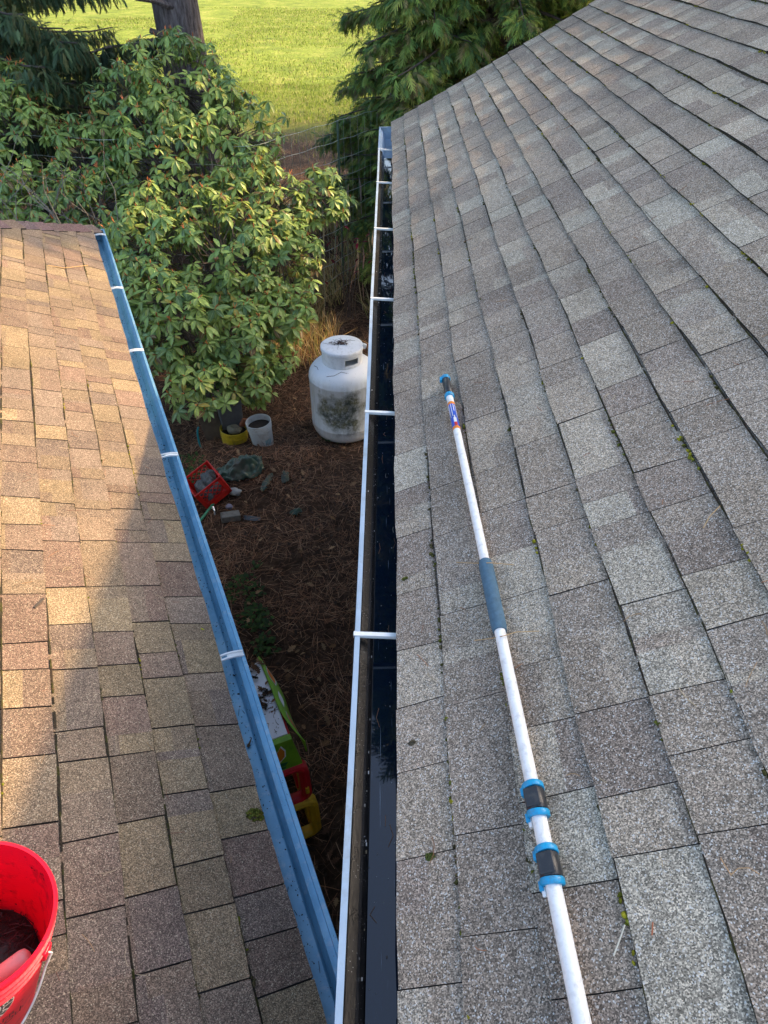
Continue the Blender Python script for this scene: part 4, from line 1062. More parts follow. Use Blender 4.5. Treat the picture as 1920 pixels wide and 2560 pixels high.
for (x, y, rd, n, lab) in ((612, 1482, .19, 110, 'patch of low green seedlings beside the blue gutter, farther one'), (640, 1555, .15, 150, 'patch of low green seedlings nearer the toy stand'),
                        (665, 1625, .10, 90, 'small green seedlings at the back corner of the toy stand'), (835, 1095, .16, 110, 'green moss and seedlings under the white tank'),
                        (455, 1185, .30, 260, 'low leafy green plants between the red crate and the bush'), (645, 1425, .04, 14, 'single tiny green seedling alone in the brown needles')):
    g_ = gpt(x, y); herb('seedlings', g_, rd, n, lab)

# ================================================================ rhododendrons
def rhodo(label, name, lobes, base, seed, n_per=44, size=(.10, .155), bud=.45):
    rs = np.random.RandomState(seed)
    tv, tf, tu = leaf_tpl(4, .40, .22, .10)
    C_ = np.array([l[0] for l in lobes]); Rr_ = np.array([l[1] for l in lobes])
    pts = []; axs_ = []
    for c_, r_ in zip(C_, Rr_):
        n = int(4*math.pi*r_.mean()**2*n_per)
        d = rs.normal(0, 1, (n, 3)); d /= np.linalg.norm(d, axis=1, keepdims=True)
        rad = 1-.42*rs.rand(n)**1.3
        wob = np.array([mnoise.noise(Vector(tuple(q*1.9+c_))) for q in d])
        P_ = c_+d*r_*(rad*(1+.30*wob))[:, None]
        # drop points deep inside another lobe
        keep = np.ones(n, bool)
        for c2_, r2_ in zip(C_, Rr_):
            if c2_ is c_: continue
            q = np.linalg.norm((P_-c2_)/r2_, axis=1)
            keep &= ~(q < .62)
        # clumping: gaps
        gap = np.array([mnoise.noise(Vector(tuple(q*2.2+5))) for q in P_])
        keep &= gap > -.28+.1*rs.rand(n)-.05
        keep &= P_[:, 2] > GZ+.12
        P_ = P_[keep]; d = d[keep]
        pts.append(P_); ax_ = d*.6+np.array([0, -.12, .95])+rs.normal(0, .22, d.shape); axs_.append(ax_/np.linalg.norm(ax_, axis=1, keepdims=True))
    P_ = np.concatenate(pts); A_ = np.concatenate(axs_); K = len(P_)
    # leaves of each rosette
    Ms = []; Ts = []; cols = []
    nl = rs.randint(6, 10, K)
    for k in range(K):
        A = Vector(A_[k]); o1 = A.orthogonal().normalized(); o2 = A.cross(o1)
        t0 = rs.rand()*6.28; sc_ = rs.uniform(.62, 1.22)
        tone = rs.choice(3, p=[.45, .35, .2]); base_c = np.array([(.27, .40, .10), (.36, .47, .11), (.17, .29, .10)][tone])*rs.uniform(.8, 1.2)
        for i in range(nl[k]):
            a = t0+6.283*i/nl[k]*1.0+rs.normal(0, .15); el = rs.uniform(-.75, .45)
            d_ = (o1*math.cos(a)+o2*math.sin(a))*math.cos(el)+A*math.sin(el)+Vector((0, 0, -.22)); d_.normalize()
            u_ = (A*1.0+Vector((0, 0, .4))+o1*rs.normal(0, .2)).normalized()
            y_ = u_.cross(d_).normalized(); z_ = d_.cross(y_); L = rs.uniform(*size)*sc_
            Ms.append(np.array((d_*L, y_*L, z_*L)).T); Ts.append(tuple(Vector(P_[k])+d_*.012))
            cc = base_c*rs.uniform(.75, 1.25)
            if rs.rand() < .07: cc = np.array(((.42, .34, .06), (.22, .14, .06), (.40, .40, .10))[rs.randint(3)])
            cols.append(cc)
    V, F = scatter(tv, tf, np.array(Ms), np.array(Ts))
    root = empty(name, tuple(base), label, 'shrub')
    mesh_np('foliage', V, F, M['leaf'], root, col=np.repeat(np.array(cols), len(tf), axis=0), uv=np.tile(tu, (len(Ms), 1)), smooth=True)
    # buds and reddish leaf stalks at the rosette centres
    sel = np.where(rs.rand(K) < bud)[0]; mb = MB()
    for k in sel:
        A = Vector(A_[k]); p = Vector(P_[k])
        for q in range(rs.randint(1, 4)):
            dd = (A+Vector(rs.normal(0, .25, 3))).normalized(); l = rs.uniform(.03, .075)
            mb.tube([p, p+dd*l*.6, p+dd*l], [.004, .006, .0015], 4, col=tuple(np.array((.62, .20, .07))*rs.uniform(.6, 1.3)), caps=False)
    mb.build('buds', attr_mat('reddish_buds', .6), root, kind='stuff')
    mb = MB(); bz = Vector(base)
    for c_, r_ in zip(C_, Rr_):
        c_ = Vector(c_); mid = bz*.45+c_*.55+Vector((rs.normal(0, .15), rs.normal(0, .15), -.1))
        mb.tube([bz+Vector((rs.normal(0, .08), rs.normal(0, .08), 0)), mid, c_], [.03, .022, .012], 7, caps=False)
    for k in range(0, K, 2):
        j = np.argmin(np.linalg.norm((C_-P_[k])/Rr_, axis=1)); c_ = Vector(C_[j]); p = Vector(P_[k]); q = p.lerp(c_, .5)+Vector((0, 0, -.06))+Vector(rs.normal(0, .05, 3))
        mb.tube([p.lerp(c_, .85), q, p], [.007, .005, .0032], 4, caps=False, col=(1, 1, 1))
    mb.build('branches', M['bark'], root)
    return K
def lobe(x, y, fw, r, sy=1., sz=1.):
    p = px_ray(x, y)*(fw/1700); return (np.array(tuple(p)), np.array((r, r*sy, r*sz)))
k1 = rhodo('tall main rhododendron with leathery leaves and reddish buds between the houses', 'rhododendron',
      [lobe(455, 235, 9.6, .80), lobe(330, 300, 9.9, .70), lobe(585, 345, 9.5, .72), lobe(430, 430, 9.4, .95), lobe(650, 520, 9.2, .72), lobe(800, 500, 9.4, .42), lobe(560, 660, 8.7, .80), lobe(700, 640, 9.0, .55), lobe(380, 640, 8.7, .8), lobe(450, 100, 9.7, .16)],
      (-2.3, 8.7, GZ), 4)
k2 = rhodo('shaded lower rhododendron overhanging the buckets and the blue gutter', 'rhododendron',
      [lobe(455, 830, 8.1, .62), lobe(590, 850, 8.2, .52, 1, .9), lobe(500, 960, 7.9, .42, 1, .7), lobe(400, 760, 8.2, .55), lobe(690, 800, 8.5, .42), lobe(640, 960, 8.2, .25), lobe(742, 760, 8.8, .26), lobe(700, 905, 8.5, .20)],
      (-2.2, 7.9, GZ), 5)
k3 = rhodo('left rhododendron with orange buds behind the brown roof', 'rhododendron',
      [lobe(60, 350, 9.8, .72), lobe(200, 400, 9.8, .66), lobe(20, 240, 9.9, .5), lobe(120, 520, 9.3, .65), lobe(0, 540, 9.3, .7), lobe(260, 520, 9.2, .55), lobe(-120, 420, 9.8, .8)],
      (-4.6, 8.9, GZ), 6, bud=.7)
print('rosettes', k1, k2, k3)

# ================================================================ conifers
def frond_tpl(n=6, ln=.44, w_=.034, ang=38, curve=.25):
    V = []; F = []
    def strip(a, b, w0):
        a = np.array(a); b = np.array(b); d = b-a; s = np.cross(d, (0, 0, 1.)); s /= np.linalg.norm(s)+1e-9
        i = len(V); V.extend([a+s*w0*.5, a-s*w0*.5, b-s*w0*.15, b+s*w0*.15]); F.append((i, i+1, i+2, i+3))
    pz = lambda x: -curve*x*x
    strip((0, 0, 0), (.5, 0, pz(.5)), w_*1.2/ln); strip((.5, 0, pz(.5)), (1, 0, pz(1)), w_/ln)
    for i in range(n):
        t = .08+.86*i/n; l = ln*(1-t*.55)*1.0
        for sg in (-1, 1):
            a = R(ang+((i*37) % 13-6)); x1 = t+l*math.cos(a); y1 = sg*l*math.sin(a)
            strip((t, 0, pz(t)), (x1, y1, pz(t)-.10-.06*((i*7) % 3)), w_/ln)
    return np.array(V), np.array(F)
M['needle'] = attr_mat('conifer_foliage', .6, .25, .3, 9)
def conifer(name, label, base, height, z0, rad, nb, seed, cols, frond=.30, per=34, droop=.35, trunk_r=.2, az_range=None, tpl=None, cat='tree', shape=1.0, hang=.35, dens_top=1.0, up_tip=.15, lowbias=.85):
    rs = np.random.RandomState(seed); tv, tf = tpl or frond_tpl()
    root = empty(name, tuple(base), label, cat); b = Vector(base)
    mb = MB(); k = 14
    mb.tube([b+Vector((.04*math.sin(i*1.3), .04*math.cos(i*.9), height*i/k)) for i in range(k+1)], [trunk_r*(1.25 if i == 0 else 1)*(1-.93*i/k) for i in range(k+1)], 20, caps=False, wob=.06)
    mb.build('trunk', M['bark'], root, angle=180)
    Ms = []; Ts = []; cs = []; lb = MB()
    for bi in range(nb):
        t = (bi+.5)/nb; t = t**lowbias; z = z0+(height-z0)*t
        if rs.rand() > 1-(1-dens_top)*t: continue
        az = rs.uniform(*az_range) if az_range else bi*2.4+rs.normal(0, .3)
        L = rad*(1-t*.93)**shape*rs.uniform(.75, 1.12)
        d = Vector((math.cos(az), math.sin(az), 0)); s = Vector((-d.y, d.x, 0)); P0 = b+Vector((0, 0, z))
        pts = []; m_ = 7; sw = rs.normal(0, .12)
        for i in range(m_+1):
            u = i/m_; pts.append(P0+d*L*u+s*sw*L*u*u+Vector((0, 0, L*(.12*u-droop*u*u+up_tip*u**4))))
        lb.tube(pts, [max(.006, .028*L/2.5*(1-.85*i/m_)+.004) for i in range(m_+1)], 5, caps=False)
        nf = int(per*L*(1 if t < .45 else .6)); sc0 = frond*(1 if t < .45 else 1.45)
        for q in range(nf):
            u = rs.uniform(.16, 1)**.8; i = min(m_-1, int(u*m_)); fr = u*m_-i
            p = pts[i].lerp(pts[i+1], fr); sg = rs.choice((-1, 1))
            dd = (d*rs.uniform(.1, .9)+s*sg*rs.uniform(.0, 1.1)+Vector((0, 0, -hang*rs.uniform(-.5, 1.9)))+Vector(rs.normal(0, .22, 3))).normalized()
            off = s*sg*rs.uniform(0, .32*L*(1-u*.6)*.5)+Vector((0, 0, -rs.uniform(0, .16)))+d*rs.normal(0, .06)
            u_ = Vector((rs.normal(0, .25), rs.normal(0, .25), 1)).normalized()
            y_ = u_.cross(dd).normalized(); z_ = dd.cross(y_); l = sc0*rs.uniform(.65, 1.25)
            Ms.append(np.array((dd*l, y_*l, z_*l)).T); Ts.append(tuple(p+off))
            cs.append(np.array(cols[rs.randint(len(cols))])*rs.uniform(.65, 1.3))
    lb.build('branches', M['bark'], root)
    V, F = scatter(tv, tf, np.array(Ms), np.array(Ts))
    mesh_np('crown', V, F, M['needle'], root, col=np.repeat(np.array(cs), len(tf), axis=0))
    return len(Ms)
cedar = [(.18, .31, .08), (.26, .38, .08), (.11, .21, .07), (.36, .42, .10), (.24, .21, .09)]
spruce = [(.08, .15, .07), (.12, .19, .09), (.06, .11, .06), (.14, .15, .06)]
n1 = conifer('cedar_tree', 'feathery green cedar beyond the far edge of the gray roof', (1.9, 13.6, GZ), 17, .9, 3.1, 230, 21, cedar, frond=.21, per=190, trunk_r=.24, droop=.42, dens_top=.75, lowbias=1.75)
n1b = conifer('cedar_tree', 'dense low cedar whose boughs hang beside the end of the white gutter', (.75, 12.6, GZ), 5.6, .5, 1.75, 80, 28, cedar, frond=.19, per=170, trunk_r=.10, droop=.34, shape=.75)
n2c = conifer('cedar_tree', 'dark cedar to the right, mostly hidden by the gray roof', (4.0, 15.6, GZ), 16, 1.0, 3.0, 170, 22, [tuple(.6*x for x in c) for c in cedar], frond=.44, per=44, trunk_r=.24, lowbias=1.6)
n3c = conifer('cedar_tree', 'small drooping green cedar right behind the wire fence', (.55, 11.2, GZ), 2.9, .25, 1.15, 34, 23, cedar, frond=.19, per=120, trunk_r=.05, droop=.3, shape=.7)
n4 = conifer('spruce_tree', 'dark drooping spruce at the upper left above the rhododendrons', (-7.4, 13.6, GZ), 15, 1.9, 3.7, 230, 24, spruce, frond=.20, per=105, trunk_r=.3, droop=.30, hang=1.1, dens_top=.5, lowbias=1.6, tpl=frond_tpl(6, .36, .030, 26, .35))
# the fir with the bare trunk: only high branches
FB = (-3.62, 14.6, GZ)
n5 = conifer('fir_tree', 'tall fir with a thick bare gray trunk and broken branch stubs', FB, 26, 8.5, 4.2, 80, 25, spruce, frond=.75, per=14, trunk_r=.455, droop=.25, hang=.5, dens_top=.9)
fir = [o for o in C.objects if o.name.startswith('fir_tree')][0]
m_, ns, ls, p = newmat('furrowed_fir_bark'); co = nd(ns, 'ShaderNodeTexCoord').outputs['Object']
mpb = nd(ns, 'ShaderNodeMapping'); mpb.inputs['Scale'].default_value = (13, 13, 2.2); ls.new(co, mpb.inputs[0])
nb_ = tnoise(ns, ls, mpb.outputs[0], 1.6, 7, .75); rb = ramp(ns, [(.35, (.05, .04, .04)), (.5, (.17, .14, .14)), (.62, (.27, .24, .24)), (.8, (.36, .34, .33))]); ls.new(nb_, rb.inputs[0])
ls.new(rb.outputs[0], p.inputs['Base Color']); p.inputs['Roughness'].default_value = .95; bump(ns, ls, p, nb_, .05, 1)
M['fir_bark'] = m_
for ch in fir.children:
    if ch.name.startswith('trunk'): ch.data.materials[0] = m_
b = Vector(FB); s = MB()
def fpt(x, y, fw): return px_ray(x, y)*(fw/1700)
def stub(pts, r0, r1): 
    k = len(pts); s.tube(pts, [r0+(r1-r0)*i/(k-1) for i in range(k)], 8, wob=.25)
fwT = 11.6
stub([fpt(455, 22, fwT), fpt(420, 14, fwT-.2), fpt(385, 2, fwT-.4), fpt(338, -3, fwT-.6)], .055, .028)
s.build('branch_stub', M['fir_bark'], fir)
s = MB(); stub([fpt(440, 100, fwT-.1), fpt(405, 88, fwT-.3), fpt(374, 76, fwT-.4)], .06, .04); s.build('branch_stub', M['bark'], fir)
# low dark bough reaching left from the fir
s = MB(); Ms = []; Ts = []; cs = []; rs = np.random.RandomState(8); tv, tf = frond_tpl(6, .36, .030, 26, .35)
bp = [fpt(440, 108, 11.6), fpt(380, 100, 11.3), fpt(330, 112, 11.0), fpt(270, 118, 10.8), fpt(225, 132, 10.6), fpt(165, 130, 10.5)]
s.tube(bp, [.035, .028, .022, .018, .014, .008], 6); s.build('bough', M['bark'], fir)
for q in range(230):
    u = rs.uniform(.05, 5); i = min(4, int(u)); p = bp[i].lerp(bp[i+1], u-i)
    dd = Vector((rs.normal(-.3, .5), rs.normal(0, .5), rs.uniform(-1.1, .1))).normalized(); u_ = Vector((rs.normal(0, .3), rs.normal(0, .3), 1)).normalized()
    y_ = u_.cross(dd).normalized(); z_ = dd.cross(y_); l = rs.uniform(.16, .34); Ms.append(np.array((dd*l, y_*l, z_*l)).T); Ts.append(tuple(p+Vector((rs.normal(0, .1), rs.normal(0, .12), rs.uniform(-.12, .04))))); cs.append(np.array(spruce[rs.randint(4)])*rs.uniform(.5, 1.1))
V, F = scatter(tv, tf, np.array(Ms), np.array(Ts)); mesh_np('bough_foliage', V, F, M['needle'], fir, col=np.repeat(np.array(cs), len(tf), axis=0))
# off-frame conifers that shade yard, bush and the far end of the low roof
conifer('conifer', 'unseen bushy conifer added for shade right of the gray roofed house', (5.6, 9.9, GZ), 9.5, .4, 2.3, 70, 26, cedar, frond=.55, per=26, trunk_r=.15, shape=.6)  # unseen tree added to shade the tank, bush and low roof
conifer('fir_tree', 'very tall dense fir rising behind the cedars', (1.2, 18.5, GZ), 36, 8.5, 5.0, 170, 29, spruce, frond=1.0, per=16, trunk_r=.35, dens_top=1)
conifer('conifer', 'tall conifer far right at the edge of the grass field', (10.5, 26, GZ), 14, 1, 4, 70, 27, spruce, frond=.9, per=12, trunk_r=.3)
print('fronds', n1, n2c, n3c, n4, n5)

# ================================================================ wire fence, dry stalks, grass
M['wire'] = simple('galvanised_wire', (.60, .64, .62), .5, .4)
FN = empty('wire_fence', (0, 12.6, GZ), 'woven wire deer fence with thin green stakes beyond the rhododendron', 'fence')
route = [Vector((.9, 13.9, 0)), Vector((-1.75, 9.9, 0)), Vector((-7.5, 11.3, 0))]
def fpos(t):
    l1 = (route[1]-route[0]).length; l2 = (route[2]-route[1]).length; d_ = t*(l1+l2)
    return route[0].lerp(route[1], d_/l1) if d_ < l1 else route[1].lerp(route[2], (d_-l1)/l2)
mb = MB()
for k in range(11):
    z = GZ+.05+.255*k; pts = []
    for i in range(61):
        t = i/60; p = fpos(t); pts.append(Vector((p.x+.012*math.sin(i*2.1+k), p.y, z+.02*math.sin(t*9+k*.4)+.008*math.sin(i*1.7))))
    mb.tube(pts, .0030, 4, caps=False)
for i in range(60):
    p = fpos((i+.3)/60); mb.tube([Vector((p.x+.01*math.sin(k+i), p.y+.02*math.sin(i*1.1), GZ+.05+.255*k)) for k in range(11)], .0017, 3, caps=False)
mb.build('wire_mesh', M['wire'], FN)
for t in (.09, .27, .45, .72, .95):
    p = fpos(t); mb = MB(); mb.box((p.x, p.y+.02, GZ+1.28), (.016, .012, 1.32)); mb.build('stake', simple('green_stake', (.04, .09, .06), .6), FN, bevel=.003)
def blades(name, n, xr, yr, hgt, wid, cols, mask=None, lean=.35, mat=None, zoff=0.0):
    xy = np.stack([nr.uniform(*xr, n), nr.uniform(*yr, n)], 1)
    if mask is not None: xy = xy[mask(xy)]
    n = len(xy); z = gh_np(xy)+zoff; h = nr.uniform(*hgt, n); a = nr.uniform(0, 6.28, n); wd = nr.uniform(*wid, n); la = nr.uniform(0, 6.28, n); ln = nr.rand(n)*lean*h
    c_, s_ = np.cos(a)*wd, np.sin(a)*wd; lx, ly = np.cos(la)*ln, np.sin(la)*ln
    o = np.stack([xy[:, 0], xy[:, 1], z-.01], 1)
    V = np.zeros((n, 5, 3)); V[:, 0] = o+np.stack([c_, s_, 0*h], 1); V[:, 1] = o-np.stack([c_, s_, 0*h], 1)
    V[:, 2] = o+np.stack([lx*.4-c_*.8, ly*.4-s_*.8, h*.55], 1); V[:, 3] = o+np.stack([lx*.4+c_*.8, ly*.4+s_*.8, h*.55], 1); V[:, 4] = o+np.stack([lx, ly, h], 1)
    b5 = (np.arange(n)*5)[:, None]; F1 = np.array([[0, 1, 2, 3]])+b5; F2 = np.array([[3, 2, 4, 4]])+b5
    # use triangles throughout
    F = np.concatenate([np.array([[0, 1, 2]])+b5, np.array([[0, 2, 3]])+b5, np.array([[3, 2, 4]])+b5])
    cc = np.array(cols)[nr.randint(0, len(cols), n)]*nr.uniform(.75, 1.25, (n, 1))
    return mesh_np(name, V.reshape(-1, 3), F, mat or M['grass'], col=np.concatenate([cc]*3))
M['grass'] = attr_mat('grass_blades', .6, .45, .2, 5)
def gmask(xy):
    return np.array([y+9*(.5+.5*mnoise.noise(Vector((x*.45, y*.45, 2)))) > 23.0+nr.rand()**.6*13 for x, y in xy])
gcol = [(.17, .24, .035), (.22, .29, .04), (.28, .33, .06), (.12, .18, .028), (.34, .31, .13)]
tag(blades('grass', 105000, (-13, 4), (12.5, 31), (.05, .14), (.004, .010), gcol, gmask), 'rough green grass at the near edge of the field', 'grass', kind='stuff')
tag(blades('grass', 60000, (-22, 6), (24, 60), (.05, .12), (.010, .022), gcol), 'bright sunlit green grass of the far field', 'grass', kind='stuff')
dry = [(.60, .44, .20), (.70, .50, .24), (.46, .30, .15), (.62, .52, .30), (.30, .32, .10)]
tag(blades('dry_grass', 9000, (-2.4, .5), (8.7, 16.0), (.12, .45), (.003, .008), dry, lambda xy: np.array([mnoise.noise(Vector((x*1.2, y*1.2, 4))) > -.12 for x, y in xy]), 1.1), 'clump of straw coloured dry grass behind the white tank', 'dry grass', kind='stuff')
mb = MB(); rg = random.Random(17)
for i in range(16):
    x = rg.uniform(-1.0, .25); y = rg.uniform(10.2, 12.6); h = rg.uniform(.5, 1.5); p = Vector((x, y, GZ)); q = Vector((rg.gauss(0, .12), rg.gauss(0, .12), h))
    mb.tube([p, p+q*.5+Vector((rg.gauss(0, .03), 0, 0)), p+q, p+q+Vector((rg.gauss(0, .02), 0, .16))], [.006, .005, .016, .003], 5, caps=False, col=tuple(v*rg.uniform(.7, 1.2) for v in (.60, .48, .32)))
tag(mb.build('dry_stalks', attr_mat('dry_stalks', .85)), 'tall straw coloured dead weed stalks along the wire fence', 'dead stalks', kind='stuff')
# red leaved plant by the fence
rs = np.random.RandomState(44); n = 34; tv, tf, tu = leaf_tpl(3, .45, .15, .1)
c_ = fpt(868, 610, 10.2)
Tt = np.array(tuple(c_))+rs.normal(0, 1, (n, 3))*np.array((.22, .15, .28)); az = rs.uniform(0, 6.28, n)
B = basis(np.stack([np.cos(az), np.sin(az), rs.normal(-.2, .3, n)], 1), np.tile([0, 0, 1.], (n, 1)))*rs.uniform(.07, .12, n)[:, None, None]
V, F = scatter(tv, tf, B, Tt); cc = np.array([(.22, .01, .035), (.14, .01, .02), (.10, .14, .03)])[rs.randint(0, 3, n)]
RB = empty('red_leaved_bush', (c_.x, c_.y, GZ), 'sparse plant with dark red leaves in front of the wire fence', 'plant')
mesh_np('leaves', V, F, M['herb'], RB, col=np.repeat(cc, len(tf), axis=0), smooth=True)
mb = MB()
for k in range(0, n, 2): mb.tube([Vector((c_.x+rs.normal(0, .05), c_.y, GZ)), Vector((c_.x, c_.y, c_.z-.4)).lerp(Vector(Tt[k]), .5), Vector(Tt[k])], [.006, .004, .002], 4, caps=False)
mb.build('stems', M['bark'], RB)
# leafless gray brush behind the brown roof
mb = MB(); rg = random.Random(23)
for i in range(70):
    p = fpt(rg.uniform(-60, 300), rg.uniform(480, 620), rg.uniform(8.6, 9.4)); p.z = min(p.z, -2.6); d_ = Vector((rg.gauss(0, .5), rg.gauss(0, .3), rg.uniform(.3, 1))).normalized()
    l = rg.uniform(.5, 1.2); pts = [p-d_*.3]
    for k in range(4): pts.append(pts[-1]+d_*l/4+Vector((rg.gauss(0, .05), rg.gauss(0, .05), rg.gauss(0, .05))))
    mb.tube(pts, [.008, .006, .005, .004, .002], 4, caps=False)
tag(mb.build('bare_brush', simple('gray_twigs', (.22, .20, .17), .9)), 'tangle of bare gray twigs between the left rhododendron and the brown roof', 'bare shrub', kind='stuff')

# ================================================================ moss, needles and bits on the roofs
def blob_np(centers, sizes, cols, name, mat, sub=1, normal=Z):
    bm = bmesh.new(); bmesh.ops.create_icosphere(bm, subdivisions=sub, radius=1); tv = np.array([tuple(v.co) for v in bm.verts]); tf = np.array([[v.index for v in f.verts] for f in bm.faces]); bm.free()
    n = len(centers); a = nr.uniform(0, 6.28, n); Ms = np.zeros((n, 3, 3))
    for i in range(n): Ms[i] = np.array(Matrix.Rotation(a[i], 3, 'Z'))*np.array(sizes[i])[None, :]
    tvj = tv
    V, F = scatter(tvj, tf, Ms, np.array(centers)); V = V+nr.normal(0, 1, V.shape)*np.repeat(np.array(sizes).mean(axis=1), len(tv))[:, None]*.22
    return mesh_np(name, V, F, mat, col=np.repeat(np.array(cols), len(tf), axis=0), smooth=True)
M['moss'] = attr_mat('moss', .95, 0, .5, 120, .1)
mossc = [(.15, .16, .02), (.10, .11, .02), (.26, .24, .02), (.08, .08, .025), (.10, .085, .04)]
def roof_moss(P, lines, vr, n, name, lab, seed):
    rs = np.random.RandomState(seed); cs = []; ss = []; cl = []
    for i in range(n):
        li = rs.randint(1, len(lines)-1) if rs.rand() > .1 else 1
        v = rs.uniform(*vr); k = rs.randint(1, 7); c0 = mossc[rs.randint(len(mossc))]
        for q in range(k):
            vv = v+rs.normal(0, .012)*k**.5; u = lines[li]+.0035*math.sin(vv*3)-.003+rs.normal(0, .002)
            cs.append(tuple(P(u, vv, .004+rs.rand()*.003))); z = rs.uniform(.0018, .0048); ss.append((z*rs.uniform(.8, 1.8), z*rs.uniform(.8, 1.8), z*.8)); cl.append(np.array(c0)*rs.uniform(.6, 1.3))
    o = blob_np(cs, ss, cl, name, M['moss'])
    return tag(o, lab, 'moss', kind='stuff')
def lap_dirt_shade(P, lines, vr, name, lab, seed, clip=None, wr=(.0004, .0028)):  # strips of dirt and moss that also paint contact shade under each butt
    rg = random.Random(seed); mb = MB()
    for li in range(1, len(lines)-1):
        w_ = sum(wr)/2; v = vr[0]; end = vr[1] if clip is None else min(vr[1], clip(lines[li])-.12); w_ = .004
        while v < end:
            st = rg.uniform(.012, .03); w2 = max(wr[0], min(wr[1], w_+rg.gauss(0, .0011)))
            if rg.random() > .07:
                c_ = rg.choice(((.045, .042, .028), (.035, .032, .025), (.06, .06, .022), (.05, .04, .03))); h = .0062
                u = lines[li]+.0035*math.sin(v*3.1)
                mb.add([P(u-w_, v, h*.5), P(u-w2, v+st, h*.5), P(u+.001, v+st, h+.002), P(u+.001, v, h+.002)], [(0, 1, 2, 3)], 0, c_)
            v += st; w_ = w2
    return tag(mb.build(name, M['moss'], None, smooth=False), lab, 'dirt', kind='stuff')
lap_dirt_shade(PR, lines[:22], (-.3, 6.95), 'lap_dirt_shade', 'dark dirt, moss and painted contact shade along the laps of the gray shingles', 5)
lap_dirt_shade(PL, linesL[:18], (-.3, 6.8), 'lap_dirt_shade', 'dark dirt, moss and painted contact shade along the laps of the brown shingles', 6, hipv, (.0038, .0072))
roof_moss(PR, lines[:18], (.1, 6.8), 420, 'moss', 'yellow green moss specks along the gray shingle edges', 1)
roof_moss(PL, linesL[:14], (.2, 6.3), 170, 'moss', 'yellow green moss specks along the brown shingle edges', 2)
def roof_line(P, lines, vr, seed):  # dark dirt and painted contact shade along course edges
    pass
def tuft(x, y, P0, n_, r_, lab, col=(.13, .14, .025)):
    c_ = hit(x, y, P0, n_, .012); cs = []; ss = []; cl = []; rs = np.random.RandomState(int(x))
    for i in range(int(90)):
        a = rs.rand()*6.28; q = math.sqrt(rs.rand()); cs.append((c_.x+math.cos(a)*q*r_, c_.y+math.sin(a)*q*r_*.7, c_.z+(.4*r_)*(1-q*q)+rs.normal(0, .001)-.004-q*math.cos(a)*r_*(.45 if n_ is noL else -.45)))
        ss.append((r_*.16,)*3); cl.append(np.array(col)*rs.uniform(.5, 1.5))
    return tag(blob_np(cs, ss, cl, 'moss_tuft', M['moss'], 1), lab, 'moss')
tuft(638, 2036, OL, noL, .026, 'round cushion of moss near the edge of the brown roof')
tuft(1075, 2140, OR, noR, .010, 'small green moss lump on the gray shingles close to the gutter', (.10, .12, .03))
tuft(1030, 1855, OR, noR, .009, 'small brown lichen lump on the gray shingles near the gutter', (.13, .11, .07))
tuft(1012, 1445, OR, noR, .009, 'tiny moss tuft on the pale shingle beside the gutter', (.13, .14, .03))
tuft(506, 1573, OL, noL, .009, 'bright yellow green moss scrap beside the blue gutter', (.45, .48, .02))
# needles on roofs
def roof_needles(P, ur, vr, n, name, lab, seed, cols):
    rs = np.random.RandomState(seed); mb = MB()
    for i in range(n):
        u, v = rs.uniform(*ur), rs.uniform(*vr); a = rs.rand()*6.28; l = rs.uniform(.015, .06); b_ = rs.normal(0, .12)*l
        p = [P(u+math.cos(a)*l*t-math.sin(a)*b_*(1-4*t*t), v+math.sin(a)*l*t+math.cos(a)*b_*(1-4*t*t), .0115) for t in (-.5, -.17, .17, .5)]
        mb.tube(p, .0008, 4, caps=False, col=tuple(np.array(cols[rs.randint(len(cols))])*rs.uniform(.7, 1.2)))
    return tag(mb.build(name, M['litter']), lab, 'pine needles', kind='stuff')
ncol = [(.35, .16, .08), (.42, .26, .13), (.25, .11, .07), (.50, .40, .25)]
roof_needles(PL, (.05, 1.6), (.2, 4.5), 170, 'pine_needles', 'short dry pine needles scattered on the brown shingles', 3, ncol)
roof_needles(PR, (.03, 1.3), (.1, 4.5), 90, 'pine_needles', 'short dry pine needles scattered on the gray shingles', 4, ncol)
def long_needle(pts, P0, n_, lab, r_=.0011, col=(.52, .34, .16)):
    mb = MB(); mb.tube([hit(x, y, P0, n_, h) for x, y, h in pts], r_, 5, col=col); tag(mb.build('pine_needle', M['litter']), lab, 'pine needle')
long_needle([(1140, 1406, .012), (1185, 1408, .03), (1225, 1407, .048), (1285, 1412, .012)], OR, noR, 'long tan pine needle draped over the top of the foam grip')
long_needle([(1186, 1601, .013), (1230, 1596, .03), (1262, 1589, .046), (1290, 1580, .03), (1348, 1578, .013)], OR, noR, 'long tan pine needle lying across the pole below the foam grip')
long_needle([(1534, 2390, .012), (1549, 2350, .013), (1562, 2312, .012)], OR, noR, 'pale straw lying on the gray shingles right of the pole', .0014, (.6, .56, .45))
long_needle([(1630, 2338, .012), (1632, 2305, .012)], OR, noR, 'short reddish needle right of the pale straw', .0012, (.40, .14, .07))
long_needle([(1758, 1320, .012), (1775, 1290, .02), (1800, 1265, .012)], OR, noR, 'forked tan needle on the gray shingles at the far right', .0012)
long_needle([(120, 663, .012), (160, 670, .014), (220, 663, .012)], OL, noL, 'long golden needle near the top of the brown roof', .002, (.65, .42, .16))
long_needle([(85, 1520, .012), (97, 1508, .013), (108, 1497, .012)], OL, noL, 'dark twig fragment on the sunlit brown shingles', .005, (.08, .07, .06))
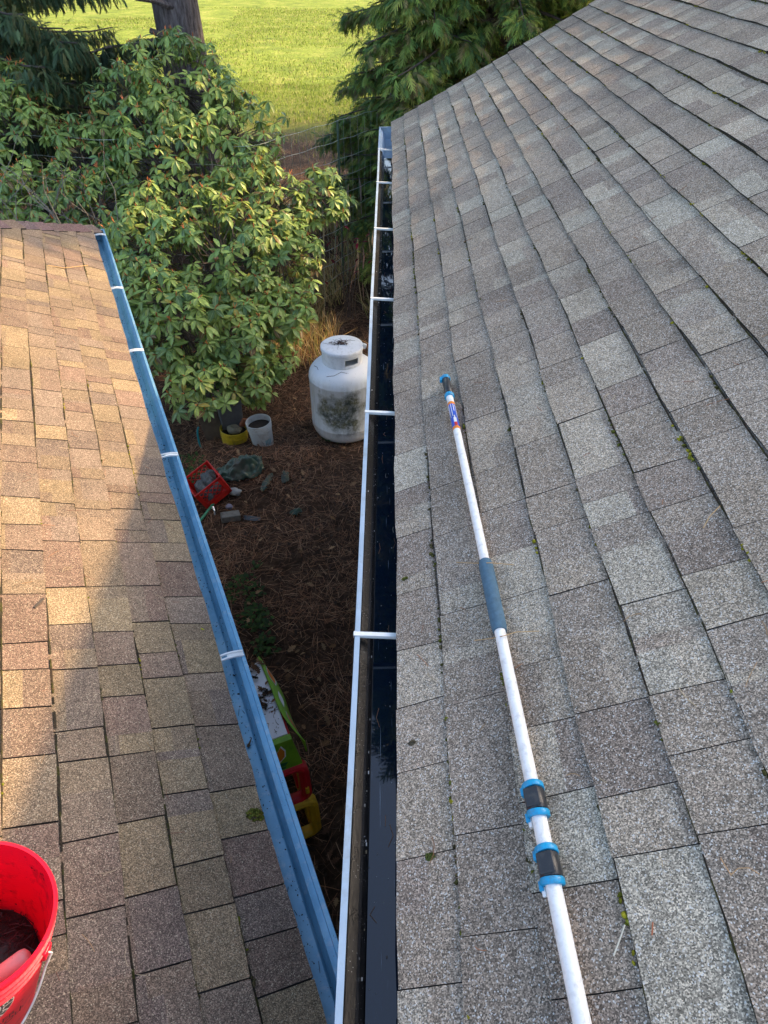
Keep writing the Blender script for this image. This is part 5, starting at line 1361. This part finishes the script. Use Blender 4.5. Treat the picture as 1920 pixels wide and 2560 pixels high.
# scraps on and in the blue gutter
mb = MB(); rg = random.Random(61)
for i in range(750):
    q = rg.uniform(.2, 6.6); o_ = rg.uniform(.015, .10); l = rg.uniform(.0008, .0026)*(2.2 if rg.random() < .04 else 1); a = rg.random()*6.28
    zz = -.0875 if o_ < .07 else -.0875+(o_-.07)*2.2
    p = GL(o_, q, zz); mb.box(p, (l, l*rg.uniform(.3, .8), .0012), Matrix.Rotation(a, 3, 'Z'))
for i in range(34):
    q = rg.uniform(.2, 6.6); o_ = rg.uniform(.02, .07); a = rg.uniform(-.5, .5)+AL+math.pi/2; l = rg.uniform(.01, .03); p = GL(o_, q, -.086); mb.tube([p, p+Vector((math.cos(a), math.sin(a), 0))*l], .001, 4)
tag(mb.build('gutter_debris', M['soil_dark']), 'dark dirt specks and needle bits in the blue gutter', 'debris', kind='stuff')
mb = MB(); rg = random.Random(77)
for i in range(170):
    v = rg.uniform(.1, 5.9)**1.0; o_ = rg.uniform(.004, .077); l = rg.uniform(.0004, .0011); c_ = rg.choice(((.35, .35, .33), (.2, .18, .14), (.10, .07, .05), (.45, .45, .45)))
    mb.box(GR(o_, v, -.0668), (l, l*rg.uniform(.5, 2.2), .0008), Matrix.Rotation(rg.random()*3, 3, 'Z'), col=c_)
for i in range(30):
    v = rg.uniform(.2, 5.5); o_ = rg.uniform(.012, .07); l = rg.uniform(.02, .06); b_ = rg.gauss(0, .006)
    mb.tube([GR(o_, v, -.0665), GR(o_+b_, v+l/2, -.0662), GR(o_+b_*.3, v+l, -.0665)], .0008, 4, caps=False, col=rg.choice(((.30, .14, .07), (.35, .32, .26), (.16, .09, .05))))
for i in range(140):
    v = rg.uniform(.1, 5.9); o_ = .083+.026*rg.random()**2; z_ = -.062+(o_-.080)*1.75+.0015; l = rg.uniform(.0006, .0014)
    mb.box(GR(o_, v, z_), (l, l*rg.uniform(.8, 3), l), None, col=rg.choice(((.4, .4, .38), (.55, .55, .55), (.2, .16, .1))))
tag(mb.build('gutter_silt', M['litter']), 'pale specks, silt and fine needles in the wet white rimmed gutter', 'debris', kind='stuff')
mb = MB(); p = GL(.045, 1.36, -.082); mb.tube([p, p+Vector((.005, .004, .006)), p+Vector((.003, .009, .0)), p+Vector((.012, .03, .012))], [.005, .006, .004, .001], 6)
tag(mb.build('acorn_cap', simple('brown_acorn', (.12, .07, .03), .6)), 'small brown seed with stem lying in the blue gutter', 'seed')
for o in list(C.objects):
    if o.parent is None and 'label' in o:
        g_ = {'bucket': 'plastic buckets', 'shrub': 'rhododendron bushes', 'tree': 'evergreen trees', 'scrap': 'scraps in the red crate', 'plastic scrap': 'plastic scraps on the ground', 'pine needle': 'single long needles on the roofs', 'house': 'houses', 'stone': 'stones lying about', 'twig': 'single twigs on the tank'}.get(o.get('category'))
        if g_: o['group'] = g_
        if o.name.startswith('moss_tuft'): o['group'] = 'moss cushions on the roofs'
print('DONE')
